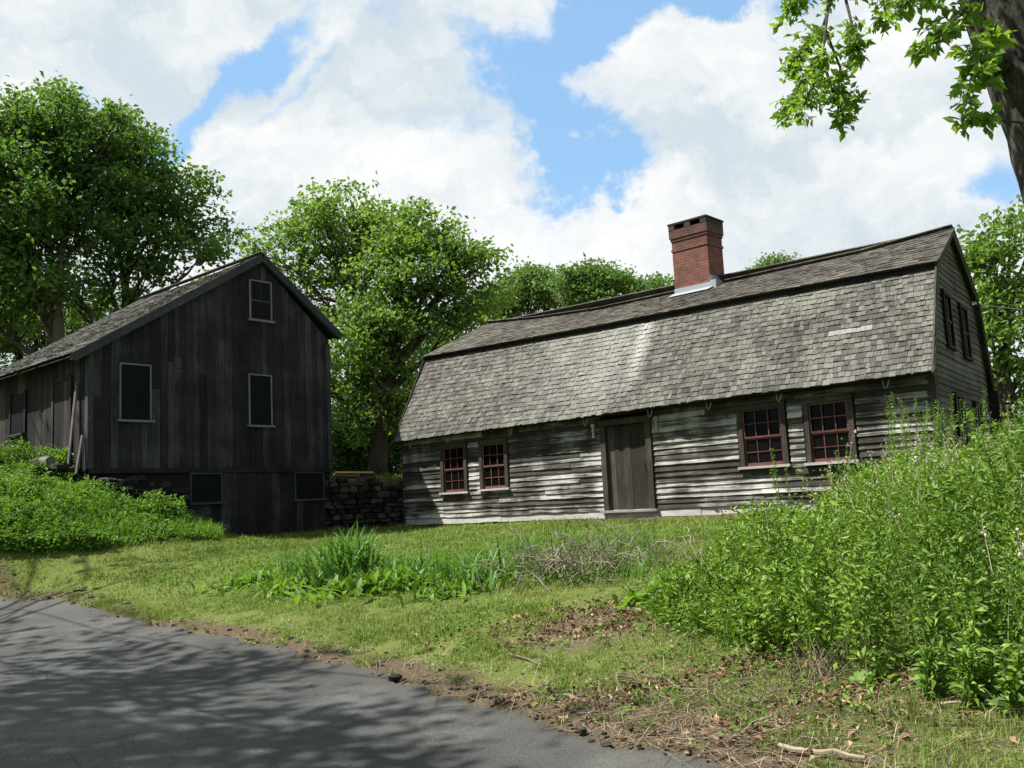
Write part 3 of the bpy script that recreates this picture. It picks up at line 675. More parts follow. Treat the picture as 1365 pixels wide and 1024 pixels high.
# right gable wall: clapboards clipped to the roof profile
PROF_W = [EW, BWd, RW, RBW, REW]
def prof_z(w): return np.interp(w, PROF_W, [float(EAZ(13.8)), float(BRZ(13.7))-.1, float(RIZ(13.4)), float(BRZ(13.4))-.15, float(EAZ(13.2))])
ws = np.linspace(0.0, 5.55, 400)
def gable_wall(side, name, mat):
    gm = MB(); z = .1
    UE = UR if side else UL; s = 1 if side else -1
    xf = lambda p: (UE(max(0, p[0]))-s*.16+s*(-p[1]), p[0], p[2])
    while z < 5.4:
        ex = rng.uniform(.105, .125); ok = ws[prof_z(ws) > z+ex*.7]
        if len(ok) < 8: break
        a, b = ok[0], ok[-1]; mid = a+(b-a)*rng.uniform(.3, .7)
        for (x, x2) in ((a, mid), (mid, b)):
            v, q_, r = clap(x+.003, x2-.003, z, ex, 0, .03, xf=xf, wob=.6); gm.add(v, q_, rnd=r)
        z += ex
    # sheathing behind
    for k in range(0, 399, 7):
        a, b = ws[k], ws[min(399, k+7)]
        ua, ub = UE(a)-s*.20, UE(b)-s*.20; za, zb = prof_z(a)-.03, prof_z(b)-.03
        gm.hexa(np.array([(ua-s*.05, a, 0), (ub-s*.05, b, 0), (ua, a, 0), (ub, b, 0), (ua-s*.05, a, za), (ub-s*.05, b, zb), (ua, a, za), (ub, b, zb)]), .2)
    return gm.build(name, mat, house)
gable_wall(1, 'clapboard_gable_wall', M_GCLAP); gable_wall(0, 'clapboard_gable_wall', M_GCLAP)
bw = MB(); bw.box(.3, 13.2, 5.5, 5.56, 0, 2.4); bw.box(.05, 13.4, .03, .10, .02, 2.4); bw.build('wall_sheathing', M_DARK, house)
sb = MB()                                            # bleached sill timbers along the foot of the front
x = .05
while x < 13.58:
    x2 = min(13.6, x+rng.uniform(2.5, 4.2)); v, q_, r = clap(x+.004, x2-.004, .075, .14, 0, .05, wob=1.4, worn=.5); sb.add(v, q_, rnd=.5+.4*r); x = x2
sb.build('sill_board', M_SILLW, house)
fd = MB()
for k in range(95):
    x = 13.5*k/95; fd.box(x+.005, x+.13, .0-rng.uniform(0, .04), .1, -.45, .06+rng.uniform(-.01, .012), jit=.008)
fd.build('foundation', M_STONE, house)
for bx in ((13.56, 13.68, -.045, .03, .08, 2.35), (13.682, 13.70, -.04, .12, .1, 2.45), (-.03, .06, -.04, .05, .1, 2.33)):
    cb = MB(); cb.box(*bx); cb.build('corner_board', M_FRAME, house)

def window(parent, u0, u1, z0, z1, header=False, dark=False):
    f = MB(); y0, y1 = -.085, .02; t = .10
    f.box(u0-t, u0, y0, y1, z0, z1+.002, .5, .002); f.box(u1, u1+t, y0, y1, z0, z1+.002, .45, .002)
    f.box(u0-t-.01, u1+t+.01, y0-.01, y1, z1+.004, z1+.10, .6, .002)
    if header: f.box(u0-t-.09, u1+t+.07, y0-.075, y1, z1+.103, z1+.135, 1.0, .004)
    fo = f.build('window_frame', M_FRAME, parent)
    sl_ = MB(); sl_.box(u0-t-.04, u1+t+.04, y0-.045, y1, z0-.05, z0-.004, .8, .003); sl_.build('window_sill', M_SILLW, fo)
    s = MB(); h = (z1-z0); zm = z0+h*.49; yb = -.035
    for (a, b, off) in ((z0, zm, .0), (zm, z1, -.018)):
        yy = yb-off*0+(0 if a == z0 else -.022)
        s.box(u0+.002, u0+.035, yy, yy+.02, a, b); s.box(u1-.035, u1-.002, yy, yy+.02, a, b)
        s.box(u0+.035, u1-.035, yy-.002, yy+.02, a, a+(.06 if a == z0 else .035)); s.box(u0+.035, u1-.035, yy-.002, yy+.02, b-.032, b)
        for k in (1, 2): c = u0+(u1-u0)*k/3; s.box(c-.009, c+.009, yy+.003, yy+.019, a+.03, b-.03)
        c = (a+b)/2; s.box(u0+.035, u1-.035, yy+.001, yy+.017, c-.009, c+.009)
    s.build('window_sash', M_RED, fo)
    p = MB(); p.box(u0, u1, yb+.022, yb+.026, z0, z1); p.build('window_pane', M_PANE, fo)
    return fo
for k, wv in enumerate(WIN): window(house, *wv, header=k > 1)
# tall dark windows on the right gable
for (w0, w1, z0, z1) in [(1.62, 2.16, 4.05-HZ, 5.0-HZ), (3.22, 3.72, 4.0-HZ, 4.98-HZ), (1.72, 2.34, 1.9-HZ, 3.08-HZ), (3.62, 4.22, 1.9-HZ, 3.03-HZ)]:
    f = MB(); X = lambda w, o: UR(w)-.16+o
    def gb(mb, wa, wb, za, zb, o0, o1):
        mb.hexa(np.array([(X(wa, o0), wa, za), (X(wa, o1), wa, za), (X(wb, o0), wb, za), (X(wb, o1), wb, za), (X(wa, o0), wa, zb), (X(wa, o1), wa, zb), (X(wb, o0), wb, zb), (X(wb, o1), wb, zb)]))
    gb(f, w0-.08, w0, z0, z1, 0, .075); gb(f, w1, w1+.08, z0, z1, 0, .075); gb(f, w0-.1, w1+.1, z1+.003, z1+.09, 0, .085); gb(f, w0-.1, w1+.1, z0-.06, z0-.003, 0, .09)
    fo = f.build('window_frame', M_DARK, house)
    p = MB(); gb(p, w0, w1, z0, z1, 0, .04); p.build('window_pane', M_PANE, fo)
    p = MB(); gb(p, w0, w1, (z0+z1)/2-.02, (z0+z1)/2+.02, .042, .06); gb(p, (w0+w1)/2-.01, (w0+w1)/2+.01, z0, z1, .041, .055); p.build('window_sash', M_FRAME, fo)
# door
df = MB(); a, b, z0, z1 = DOOR
df.box(a-.13, a, -.10, .03, z0, z1, .6, .003); df.box(b, b+.13, -.10, .03, z0, z1, .65, .003); df.box(a-.17, b+.17, -.13, .03, z1+.003, z1+.13, .4, .003)
dfo = df.build('door_frame', M_FRAME, house)
dr = MB(); x = a
for w in (.19, .22, .2, .23, .21): dr.box(x+.003, min(x+w, b)-.003, -.02+rng.uniform(-.004, .004), .02, z0+.01, z1-.01); x += w
dd_ = dr.build('door', M_DOOR, house)
hn = MB(); hn.tube([(b-.1, -.03, 1.2), (b-.1, -.07, 1.2), (b-.1, -.07, 1.12), (b-.1, -.03, 1.12)], .008, 5); hn.build('door_handle', M_WIRE, dd_)
ts = MB(); ts.box(a-.2, b+.2, -.16, .03, z0-.05, z0-.003, .9, .004); ts.build('door_threshold', M_SILLW, house)
ds = MB(); ds.box(a-.3, b+.25, -.75, -.20, -.02, .055, .8, .02); ds.box(a+.2, b+.1, -1.15, -.78, -.06, .03, .5, .03); dso = ds.build('stone_doorstep', M_STONE, None)
dso.matrix_world = Matrix.Translation((HOUSE0[0], HOUSE0[1], HZ)) @ Matrix.Rotation(math.atan2(HU[1], HU[0]), 4, 'Z')
tag(dso, 'flat grey stone step in the dirt before the plank door', 'doorstep')
# hooks and porcelain insulators hung under the eave
for u in (.55, 1.95, 4.1, 6.35, 8.05, 9.45, 10.95, 12.95):
    h = MB(); z = float(EAZ(u))-.03
    h.bar((u-.05, EW+.12, z), (u-.035, EW+.12, z-.13), .02, .012); h.bar((u+.06, EW+.12, z), (u+.02, EW+.12, z-.13), .02, .012)
    h.tube([(u-.035, EW+.12, z-.12), (u-.008, EW+.11, z-.155), (u+.02, EW+.12, z-.12)], .009, 5); h.build('eave_hook', M_GALV, house)
for u in (6.42, 8.08):
    h = MB(); z = 1.98
    h.tube([(u, -.06, z+.16), (u, -.06, z+.10), (u, -.06, z+.08)], [.055, .055, .03], 8); h.tube([(u, -.06, z+.08), (u, -.06, z-.12)], .03, 8)
    h.tube([(u, -.06, z-.12), (u, -.06, z-.15)], .045, 8); h.bar((u, -.1, z), (u, 0, z), .03, .03); h.build('porcelain_insulator', M_PORC if u < 7 else M_GALV, house)
# chimney
CU0, CU1, CW0, CW1 = 7.17, 8.13, 2.52, 3.22; cz0 = 5.0; cz1 = 7.90-HZ
ch = MB(); ch.box(CU0, CU1, CW0, CW1, cz0, cz1-.55, .5)
for (o, za, zb) in ((.02, cz1-.55, cz1-.49), (.0, cz1-.49, cz1-.30), (.02, cz1-.30, cz1-.23), (.04, cz1-.23, cz1-.02)):
    ch.box(CU0-o, CU1+o, CW0-o, CW1+o, za+.0005, zb, .5)
cho = ch.build('chimney', M_BRICK, house)
cc = MB()                                            # stone cap on short piers with a dark flue slot
for k in range(3):
    xx = CU0-.04+k*(CU1-CU0+.08-.16)/2; cc.box(xx, xx+.16, CW0-.045, CW1+.045, cz1-.0195, cz1+.10, .3)
cc.box(CU0-.06, CU1+.06, CW0-.06, CW1+.06, cz1+.102, cz1+.145, .2, .004); cc.build('chimney_cap', M_FRAME, cho)
fl = MB(); o = .012
zr = lambda w: float(np.interp(w, [BWd-.1, RW], [BRZ(7.6), RIZ(7.6)]))
fl.hexa(np.array([(CU0-.05, CW0-.26, zr(CW0-.26)+.05), (CU1+.08, CW0-.26, zr(CW0-.26)+.05), (CU0-.05, CW0, zr(CW0)+.03), (CU1+.08, CW0, zr(CW0)+.03),
                  (CU0-.05, CW0-.26, zr(CW0-.26)+.06), (CU1+.08, CW0-.26, zr(CW0-.26)+.06), (CU0-.05, CW0, zr(CW0)+.06), (CU1+.08, CW0, zr(CW0)+.06)]))
fl.box(CU0-o, CU1+o, CW0-o, CW0+.002, zr(CW0), zr(CW0)+.17); fl.box(CU1+.001, CU1+o, CW0+.003, CW1+o, zr(CW0), zr(CW0)+.34); fl.box(CU1+.013, CU1+.16, CW0-.02, CW1, zr(CW0)+.0, zr(CW0)+.20)
fl.build('chimney_flashing', M_LEAD, cho)

# ------------------------------------------------------------------ the barn
BZ = 1.0
barn = empty('wooden_barn', (BARN0[0], BARN0[1], BZ), math.atan2(BU[1], BU[0]),
             'dark unpainted barn of vertical boards with its shaded gable towards the road', 'barn')
BWI = 6.38; BL = 6.0; PK = 4.30
def btop(x): return np.interp(x, [0, PK, BWI], [5.36, 8.02, 6.18])-BZ
BELT = 2.72-BZ
fw = MB(); x = 0.0
while x < BWI-.01:
    w = rng.uniform(.12, .27); x2 = min(BWI, x+w)
    if BWI-x2 < .08: x2 = BWI
    if x < PK < x2: x2 = PK
    zt0, zt1 = btop(x)-.03, btop(x2)-.03; yb = -.028+rng.uniform(-.006, .006); r = rng.random(); zb = BELT+rng.normal(0, .01)
    cuts = [zb]
    if rng.random() < .35: cuts.append(rng.uniform(BELT+1.2, min(zt0, zt1)-.8))
    cuts.append(None)
    for k in range(len(cuts)-1):
        a = cuts[k]+(.004 if k else 0); last = cuts[k+1] is None; c0 = zt0 if last else cuts[k+1]; c1 = zt1 if last else cuts[k+1]
        yk = yb-(.006 if k else 0)
        fw.hexa(np.array([(x+.004, yk, a), (x2-.004, yk, a), (x+.004, 0, a), (x2-.004, 0, a), (x+.004, yk, c0), (x2-.004, yk, c1), (x+.004, 0, c0), (x2-.004, 0, c1)]), r if k == 0 else rng.random())
    x = x2
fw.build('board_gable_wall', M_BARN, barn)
ft = MB()                                             # little triangular cleats and patches nailed on
for (x0, x1, z0, z1) in ((1.95, 2.12, 4.05, 4.3), (1.93, 2.16, 3.95, 4.0)): ft.box(x0, x1, -.045, -.035, z0, z1, .9)
ft.build('nailed_patch', M_BARN, barn)
# solid core so no light leaks through the board gaps
co = MB()
for (a, b) in ((0.02, PK), (PK, BWI-.02)):
    co.hexa(np.array([(a, .002, .1), (b, .002, .1), (a, .08, .1), (b, .08, .1), (a, .002, btop(a)-.06), (b, .002, btop(b)-.06), (a, .08, btop(a)-.06), (b, .08, btop(b)-.06)]), .1)
    co.hexa(np.array([(a, BL-.08, .1), (b, BL-.08, .1), (a, BL, .1), (b, BL, .1), (a, BL-.08, btop(a)-.06), (b, BL-.08, btop(b)-.06), (a, BL, btop(a)-.06), (b, BL, btop(b)-.06)]), .1)
co.build('wall_sheathing', M_DARK, barn)
sw = MB()
for (xx, s, mt, top) in ((0.0, -1, 1, btop(0)-.05), (BWI, 1, 0, btop(BWI)-.05)):
    m2 = MB(); y = 0.0
    m2.box(min(xx, xx-s*.04), max(xx, xx-s*.04), .09, BL-.09, .3, top, .1)
    while y < BL-.01:
        w = rng.uniform(.14, .26); y2 = min(BL, y+w); e = xx+s*(.025+rng.uniform(0, .008))
        m2.box(min(xx+s*.001, e), max(xx+s*.001, e), y+.004, y2-.004, 1.7+rng.normal(0, .02), top); y = y2
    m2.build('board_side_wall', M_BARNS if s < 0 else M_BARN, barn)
# belt board, corner boards, rakes
tr = MB(); tr.box(-.01, BWI+.01, -.055, -.001, BELT-.10, BELT-.002, .2, .003); tr.build('belt_board', M_BARN, barn)
for bx in ((-.05, .07, -.05, -.036, BELT, btop(0)-.12, .55, .003), (-.052, -.036, -.034, .10, BELT+.0, btop(0)-.1, .9, .003), (BWI-.10, BWI+.03, -.05, -.036, BELT, btop(BWI)-.16, .5, .003)):
    tr = MB(); tr.box(*bx); tr.build('corner_board', M_BTRIM, barn)
OV = .16; LX, RX = -.42, BWI+.34
ztop = lambda x: (8.13-BZ)-(PK-x)*(8.13-5.40)/4.35 if x < PK else (8.13-BZ)-(x-PK)*(8.13-6.36)/2.37
tr = MB(); tr.bar((LX, -OV, ztop(LX)-.10), (PK, -OV, ztop(PK)-.10), .03, .17); tr.bar((PK, -OV-.002, ztop(PK)-.10), (RX, -OV-.002, ztop(RX)-.10), .03, .17)
tr.bar((LX, -OV/2, ztop(LX)-.13), (PK, -OV/2, ztop(PK)-.13), OV, .03); tr.bar((PK, -OV/2, ztop(PK)-.135), (RX, -OV/2, ztop(RX)-.135), OV, .03)
tr.build('rake_board', M_BTRIM, barn)
br = MB()
def bslope(xa, xb, s):
    za, zb = ztop(xa), ztop(xb)
    def P(y, t):
        sag = -.05*math.sin(math.pi*np.clip(y/BL, 0, 1))*t
        return np.array([xa+(xb-xa)*t, s*y if s > 0 else y, za+(zb-za)*t+sag])
    return P
# left slope, seen; rows run back from the rake
Pl = bslope(LX, PK, 1); rl_rows = 30
def Pl2(u, t): p = Pl((BL+.15)-u, t); return p
shingle_slope(br, Pl2, rl_rows, lambda t: 0, lambda t: BL+.15+OV+.02, expo_w=(.1, .24))
Pr = bslope(RX, PK, 1)
shingle_slope(br, Pr, 17, lambda t: -OV-.02, lambda t: BL+.15, expo_w=(.1, .24))
br.bar((PK-.04, -OV-.02, ztop(PK)+.03), (PK-.04, BL+.1, ztop(PK)+.03), .16, .02); 
br.build('barn_roof', M_SHB, barn)
bd = MB()
for (xa, xb) in ((LX, PK), (RX, PK)):
    a0, a1 = min(xa, xb), max(xa, xb)
    bd.hexa(np.array([(a0, -OV+.02, ztop(a0)-.07), (a1, -OV+.02, ztop(a1)-.07), (a0, BL+.1, ztop(a0)-.07), (a1, BL+.1, ztop(a1)-.07),
                      (a0, -OV+.02, ztop(a0)-.055), (a1, -OV+.02, ztop(a1)-.055), (a0, BL+.1, ztop(a0)-.055), (a1, BL+.1, ztop(a1)-.055)]), .3)
bd.build('roof_deck', M_DARK, barn)
def barn_window(u0, u1, z0, z1, sash=False, trim=M_BTRIM):
    f = MB(); t = .035; y0 = -.06
    f.box(u0-t, u0, y0, -.03, z0, z1, .9); f.box(u1, u1+t, y0, -.03, z0, z1, .8); f.box(u0-t, u1+t, y0, -.03, z1+.001, z1+t, .6); f.box(u0-t-.05, u1+t+.05, y0-.05, -.02, z0-.05, z0-.001, .9)
    fo = f.build('window_frame', trim, barn)
    p = MB(); p.box(u0, u1, -.045, -.036, z0, z1); p.build('window_pane', M_PANE if sash else M_SCREEN, fo)
    if sash:
        s = MB(); zm = (z0+z1)/2
        s.box(u0, u1, -.056, -.046, zm-.025, zm+.02, .8); s.box(u0, u0+.03, -.055, -.046, z0, z1); s.box(u1-.03, u1, -.055, -.046, z0, z1); s.box(u0+.03, u1-.03, -.055, -.046, z0+.0, z0+.04)
        s.box((u0+u1)/2-.008, (u0+u1)/2+.008, -.052, -.046, zm, z1); s.build('window_sash', M_BTRIM, fo)
    return fo
M_TLIT = wood('pale_barn_trim', (.10, .103, .107), (.16, .165, .17), (.23, .235, .24), (14, 14, 14), spread=.3)
barn_window(.68, 1.35, 3.80-BZ, 5.03-BZ, trim=M_TLIT); barn_window(3.94, 4.54, 3.78-BZ, 5.02-BZ, trim=M_TLIT); barn_window(3.99, 4.58, 6.44-BZ, 7.42-BZ, sash=True, trim=M_TLIT)
barn_window(2.36, 3.12, 1.93-BZ, 2.58-BZ); barn_window(5.24, 6.08, 1.93-BZ, 2.58-BZ)
# basement: stone to the left and at the right pier, upright boards between
fb_ = MB()
def rock(mb, c, r, seed=None, rnd=None):
    u = np.linspace(0, np.pi, 6); v = np.arange(8)*2*np.pi/8
    P = np.array([[math.sin(a)*math.cos(b), math.sin(a)*math.sin(b), math.cos(a)] for a in u[1:-1] for b in v]+[[0, 0, 1], [0, 0, -1]])
    P = np.sign(P)*np.abs(P)**.62*(1+rng.normal(0, .09, (len(P), 1)))
    P = P*np.array(r)+np.array(c); q_ = []; t_ = []
    for k in range(3):
        for j_ in range(8): q_.append([k*8+j_, (k+1)*8+j_, (k+1)*8+(j_+1) % 8, k*8+(j_+1) % 8])
    n = 32
    for j_ in range(8): t_.append([n, j_, (j_+1) % 8]); t_.append([n+1, 24+(j_+1) % 8, 24+j_])
    mb.add(P, q_, t_, rnd)
def stone_run(mb, p0, p1, zb, ztop_fn, thick, hrange=(.09, .2), lrange=(.18, .5)):
    p0 = np.array(p0, float); p1 = np.array(p1, float); L = np.linalg.norm(p1-p0); d = (p1-p0)/L; nrm = np.array([-d[1], d[0]])
    z = zb
    while True:
        h = rng.uniform(*hrange); x = rng.uniform(-.1, .1); any_ = False
        while x < L:
            w = rng.uniform(*lrange); xc = min(x+w/2, L)
            if z+h*.5 < ztop_fn(xc/L):
                any_ = True; c = p0+d*xc+nrm*rng.normal(0, .03)
                ang = rng.normal(0, .06); mb_c = (c[0], c[1], z+h/2)
                tmp = MB(); rock(tmp, (0, 0, 0), (w*.53, thick/2*rng.uniform(.85, 1.1), h*.56)); P = tmp.v[0]
                a2 = math.atan2(d[1], d[0])+ang; ca, sa = math.cos(a2), math.sin(a2)
                Q = np.c_[P[:, 0]*ca-P[:, 1]*sa, P[:, 0]*sa+P[:, 1]*ca, P[:, 2]+P[:, 0]*rng.normal(0, .05)]+np.array(mb_c)
                mb.add(Q, tmp.q[0], tmp.t[0])
            x += w
        z += h
        if not any_ or z > 8: break
stone_run(fb_, (0, .12), (2.3, .12), -.2, lambda t: BELT-.11, .3)
fb_.build('stone_foundation', M_STONE, barn); fb_ = MB()
stone_run(fb_, (6.12, .12), (6.4, .12), -.2, lambda t: BELT-.11, .3, lrange=(.12, .25))
fb_.build('stone_pier', M_STONE, barn); fb_ = MB()
stone_run(fb_, (-.0, .3), (-.0, BL), .9, lambda t: 1.75, .25)
fb_.build('stone_foundation', M_STONE, barn)
lb = MB(); x = 2.28
while x < 6.15:
    x2 = x+rng.uniform(.14, .3); lb.box(x+.003, min(x2, 6.15)-.003, -.025, -.001, -.15, BELT-.105); x = x2
lb.build('basement_boards', M_BARN, barn)
# left side wall openings: door, recessed dark upper part, low window with its sill
sd = MB(); dz0, dz1 = 2.95-BZ, 4.75-BZ
for k in range(5): sd.box(-.060, -.040, .82+k*.16, .82+k*.16+.152, dz0, dz1, rng.random())
sdo = sd.build('barn_door', M_BARNS, barn)
s2 = MB(); s2.box(-.085, -.036, .72, .81, dz0, dz1+.1, .5); s2.box(-.085, -.036, 1.63, 1.73, dz0, dz1+.1, .6); s2.box(-.08, -.036, .82, 1.62, dz1+.002, dz1+.1, .4); s2.build('door_frame', M_BARNS, sdo)
f = MB(); f.box(-.055, -.04, 3.3, 4.1, 3.78-BZ, 4.75-BZ, .1); fo = f.build('window_pane', M_SCREEN, barn)
f = MB(); f.box(-.16, -.036, 3.2, 4.2, 3.73-BZ, 3.778-BZ, .8); f.box(-.08, -.036, 3.22, 3.29, 3.78-BZ, 4.8-BZ, .5); f.box(-.08, -.036, 4.11, 4.18, 3.78-BZ, 4.8-BZ, .5); f.build('window_frame', M_BARNS, fo)
MBW = Matrix.Translation((BARN0[0], BARN0[1], BZ)) @ Matrix.Rotation(math.atan2(BU[1], BU[0]), 4, 'Z')
def on_barn(o): o.matrix_world = MBW; return o
p = MB(); p.bar((-.24, .46, 1.72), (-.09, .41, 3.62), .09, .03, .5, up=(1, 0, 0))
tag(on_barn(p.build('wooden_plank', M_OLDPL)), 'tall grey plank leaning upright against the barn side beside its door', 'plank')
p = MB(); p.bar((-.22, .10, 1.62), (-.10, .08, 2.45), .08, .03, .5, up=(1, 0, 0))
tag(on_barn(p.build('wooden_plank', M_OLDPL)), 'short grey board leaning at the near corner of the barn side', 'plank')
p = MB(); p.tube([(-.55, 2.7, 1.93), (-.52, 1.9, 1.94), (-.55, 1.2, 1.93), (-.5, .7, 1.93)], [.12, .13, .125, .11], 9, .6, knob=.05)
tag(on_barn(p.build('timber_step', M_OLDPL)), 'rough squared log laid as a step below the barn door', 'log')
p = MB()
for k in range(26): rock(p, (-.5+rng.normal(0, .22), .3+rng.uniform(0, 2.0), 1.62+rng.uniform(0, .18)), (rng.uniform(.12, .26), rng.uniform(.12, .25), rng.uniform(.05, .09)))
for k in range(14): rock(p, (-.1+rng.uniform(0, .9), -.25-rng.uniform(0, .25), 1.5-rng.uniform(0, .35)), (rng.uniform(.12, .22), rng.uniform(.1, .2), rng.uniform(.05, .09)))
tag(on_barn(p.build('stone_pile', M_STONE)), 'loose flat stones heaped at the left front corner of the barn', 'stone pile')

# ------------------------------------------------------------------ retaining wall between barn and house, plank, fence
sw_ = MB(); A = at(440, 640, 24.75)[:2]; B = np.array([-2.72, 25.55])
wtop = lambda t: 2.52-.45*t+rng.uniform(-.05, .05)
stone_run(sw_, A, B, .9, wtop, .42, (.09, .19), (.15, .42))
for k in range(16):
    t = rng.uniform(.35, 1); c = A+(B-A)*t; rock(sw_, (c[0], c[1], wtop(t)+.03), (rng.uniform(.1, .2), rng.uniform(.08, .15), rng.uniform(.05, .08)))
tag(sw_.build('stone_wall', M_STONE), 'dark dry stone retaining wall between the barn and the house', 'stone wall')
p = MB(); a = at(446, 633, 24.9); b = at(497, 633, 25.2); a[2] = 2.60; b[2] = 2.56; p.bar(a, b, .3, .045, .3); p.bar(a+(0, .1, -.07), b+(-.4, .1, -.07), .2, .05, .4)
tag(p.build('wooden_plank', M_PLANK), 'orange brown plank lying flat on top of the stone wall', 'plank')
fn = empty('rail_fence', at(525, 640, 36), 0, 'low grey rail fence in the shade left of the house', 'fence'); P0 = np.array(fn.location)
P0[2] = float(ground_z(P0[0], P0[1])); fn.location = P0
for k in range(3):
    p = MB(); p.box(-1.2+k*1.6-.06, -1.2+k*1.6+.06, -.05, .05, -.2, .95); p.build('fence_post', M_OLDPL, fn)
for z_ in (.45, .78):
    p = MB(); p.bar((-1.3, -.07, z_), (2.4, -.07, z_+.03), .03, .09); p.build('fence_rail', M_OLDPL, fn)

# ------------------------------------------------------------------ utility wires
def wire(name, a, b, sag, r, label):
    t = np.linspace(0, 1, 30)[:, None]; a = np.array(a, float); b = np.array(b, float); P = a+(b-a)*t; P[:, 2] -= sag*4*(t*(1-t))[:, 0]
    m = MB(); m.tube(P, r, 5); tag(m.build(name, M_WIRE), label, 'wire')
wire('utility_wire', at(1290, 404, 24), at(1500, 420, 15), .05, .012, 'thin service wire running to the rear corner of the house on the right')
def cast_up(px, py, h):                                # the point at height h whose shadow falls on the road there
    d = ray(px, py); p = CAM+d*((0-CAM[2])/d[2]); return p+SUN*(h/SUN[2])
wa = cast_up(120, 900, 7.5); wb = cast_up(720, 1020, 7.5); dv = wb-wa
wire('utility_wire', wa-dv*2.5, wb+dv*1.6, .5, .022, 'overhead cable whose thin shadow crosses the asphalt')
wire('utility_wire', wa-dv*2.5+np.array([.9, .9, .5]), wb+dv*1.6+np.array([.9, .9, .5]), .4, .014, 'thinner upper cable running beside the overhead road cable')

# ------------------------------------------------------------------ near tree, upper right
def near_tree():
    global NL
    D = 6.6; pts = [at(1640, 1010, D), at(1560, 780, D), at(1490, 560, D), at(1438, 330, D), at(1388, 160, D), at(1337, 20, D), at(1285, -160, D), at(1285, -420, D)]
    pts = np.array(pts); base = pts[0].copy(); base[2] = float(ground_z(base[0], base[1]))-.1; pts[0] = base
    t = np.linspace(0, 7, 40); P = np.stack([np.interp(t, np.arange(8), pts[:, c]) for c in range(3)], 1)
    k = np.ones(5)/5
    for c in range(3): P[2:-2, c] = np.convolve(P[:, c], k, 'valid')
    root = empty('ash_tree', base, 0, 'near leaning tree with rough bark crossing the upper right corner', 'tree')
    tb = MB(); tb.tube(P-base, np.interp(t, [0, 3, 4, 5.2, 7], [.36, .25, .25, .25, .14]), 30, knob=.03)
    st = P[22]; q2 = at(1420, 40, D-.1); q3 = at(1440, -200, D-.3)
    tb.tube(np.array([at(1420, 250, D-.05), q2+(0, 0, -.2), q2, (q2+q3)/2, q3])-base, [.15, .17, .16, .13, .1], 16, knob=.02)      # the second stem
    kn = at(1340, 78, D-.24); tb.tube(np.array([kn+(0, .14, 0), kn, kn+(-.02, -.06, .0)])-base, [.08, .06, .035], 10)              # the knot
    cr = MB()
    def spray(path, n, spread, ls, dr):
        path = np.array(path); m = len(path); tt = np.linspace(0, m-1, n); C = np.stack([np.interp(tt, np.arange(m), path[:, c]) for c in range(3)], 1)
        for c_ in C:
            kk = rng.integers(5, 9); ax = rng.normal(0, 1, 3); ax[2] -= dr; ax /= np.linalg.norm(ax)
            e = c_+ax*rng.uniform(.06, spread); tb.tube(np.array([c_, (c_+e)/2+(0, 0, .02), e])-base, [.004, .003, .002], 4, cap=False)
            f = np.linspace(.3, 1.05, kk)[:, None]; Pp = c_+(e-c_)*f
            aa = ax[None]*.6+rng.normal(0, .7, (kk, 3)); aa[:, 2] -= .35
            leaves(cr, Pp-base, ls*rng.uniform(.6, 1.35, kk), .25, .52, axis=aa, rnd=rng.random(kk)*.75+.15)
    def branch(pxs, D0, r, n, spread, ls, dr=.5):
        pp = np.array([at(x, y, D0+dz) for (x, y, dz) in pxs]); tb.tube(pp-base, np.linspace(r, .005, len(pp)), 6); spray(pp[1:], n, spread, ls, dr)
    Db = 6.8
    main = [(1330, -160, 0), (1230, -110, 0), (1160, -50, 0), (1110, -10, 0)]
    branch(main, Db, .05, 60, .3, .07)
    for L, n in [([(1112, -8, 0), (1095, 40, .1), (1068, 70, .1), (1052, 90, .1)], 26), ([(1105, 0, 0), (1098, 60, -.2), (1086, 110, -.2), (1062, 158, -.2)], 34), ([(1100, 40, 0), (1120, 90, .2), (1118, 125, .2), (1140, 135, .2)], 22),
                 ([(1095, 70, 0), (1075, 95, .3), (1055, 135, .3), (1042, 150, .3)], 22), ([(1125, -10, 0), (1135, 30, -.3), (1140, 60, -.3), (1150, 72, -.3)], 20), ([(1100, 90, 0), (1112, 130, .1), (1120, 150, .1), (1118, 160, .1)], 16),
                 ([(1085, -20, 0), (1060, 0, .3), (1050, 20, .3)], 16), ([(1160, -60, 0), (1175, -20, .2), (1180, 18, .2), (1172, 28, .2)], 12)]:
        branch(L, Db, .012, int(n*1.5), .15, .066)
    for L, n in [([(1350, -40, 0), (1300, 10, 0), (1262, 32, 0), (1240, 50, 0)], 16), ([(1290, 10, 0), (1262, 35, -.2), (1235, 55, -.2), (1216, 66, -.2)], 9), ([(1340, 60, 0), (1310, 70, -.2), (1296, 95, -.2), (1290, 125, -.2)], 14),
                 ([(1330, 120, 0), (1318, 100, -.3), (1306, 80, -.3), (1285, 60, -.3)], 12), ([(1372, 165, 0), (1330, 160, -.1), (1300, 148, -.1), (1282, 160, -.1)], 11), ([(1340, -20, 0), (1255, -15, 0), (1215, 0, 0), (1200, 10, 0)], 18), ([(1340, 10, 0), (1322, 40, -.2), (1318, 65, -.2)], 9)]:
        branch(L, 6.3, .009, int(n*1.3), .13, .088)
    # crown above the frame
    for q_ in [(1250, -260), (1150, -200), (1380, -300), (1500, -250), (1300, -420), (1420, -480), (1560, -420)]:
        c_ = at(q_[0], q_[1], D+rng.uniform(-1, 1)); C = c_+rng.normal(0, .5, (60, 3)); tb.tube(curve(P[36], c_, .05)-base, np.linspace(.06, .01, 6), 6)
        for cc_ in C: leaves(cr, cc_+rng.normal(0, .12, (8, 3))-base, .11, .3, .5)
    tb.build('trunk', M_BARKN, root, smooth=True); cr.build('crown', M_LFN, root); NL += cr.n//4
near_tree()

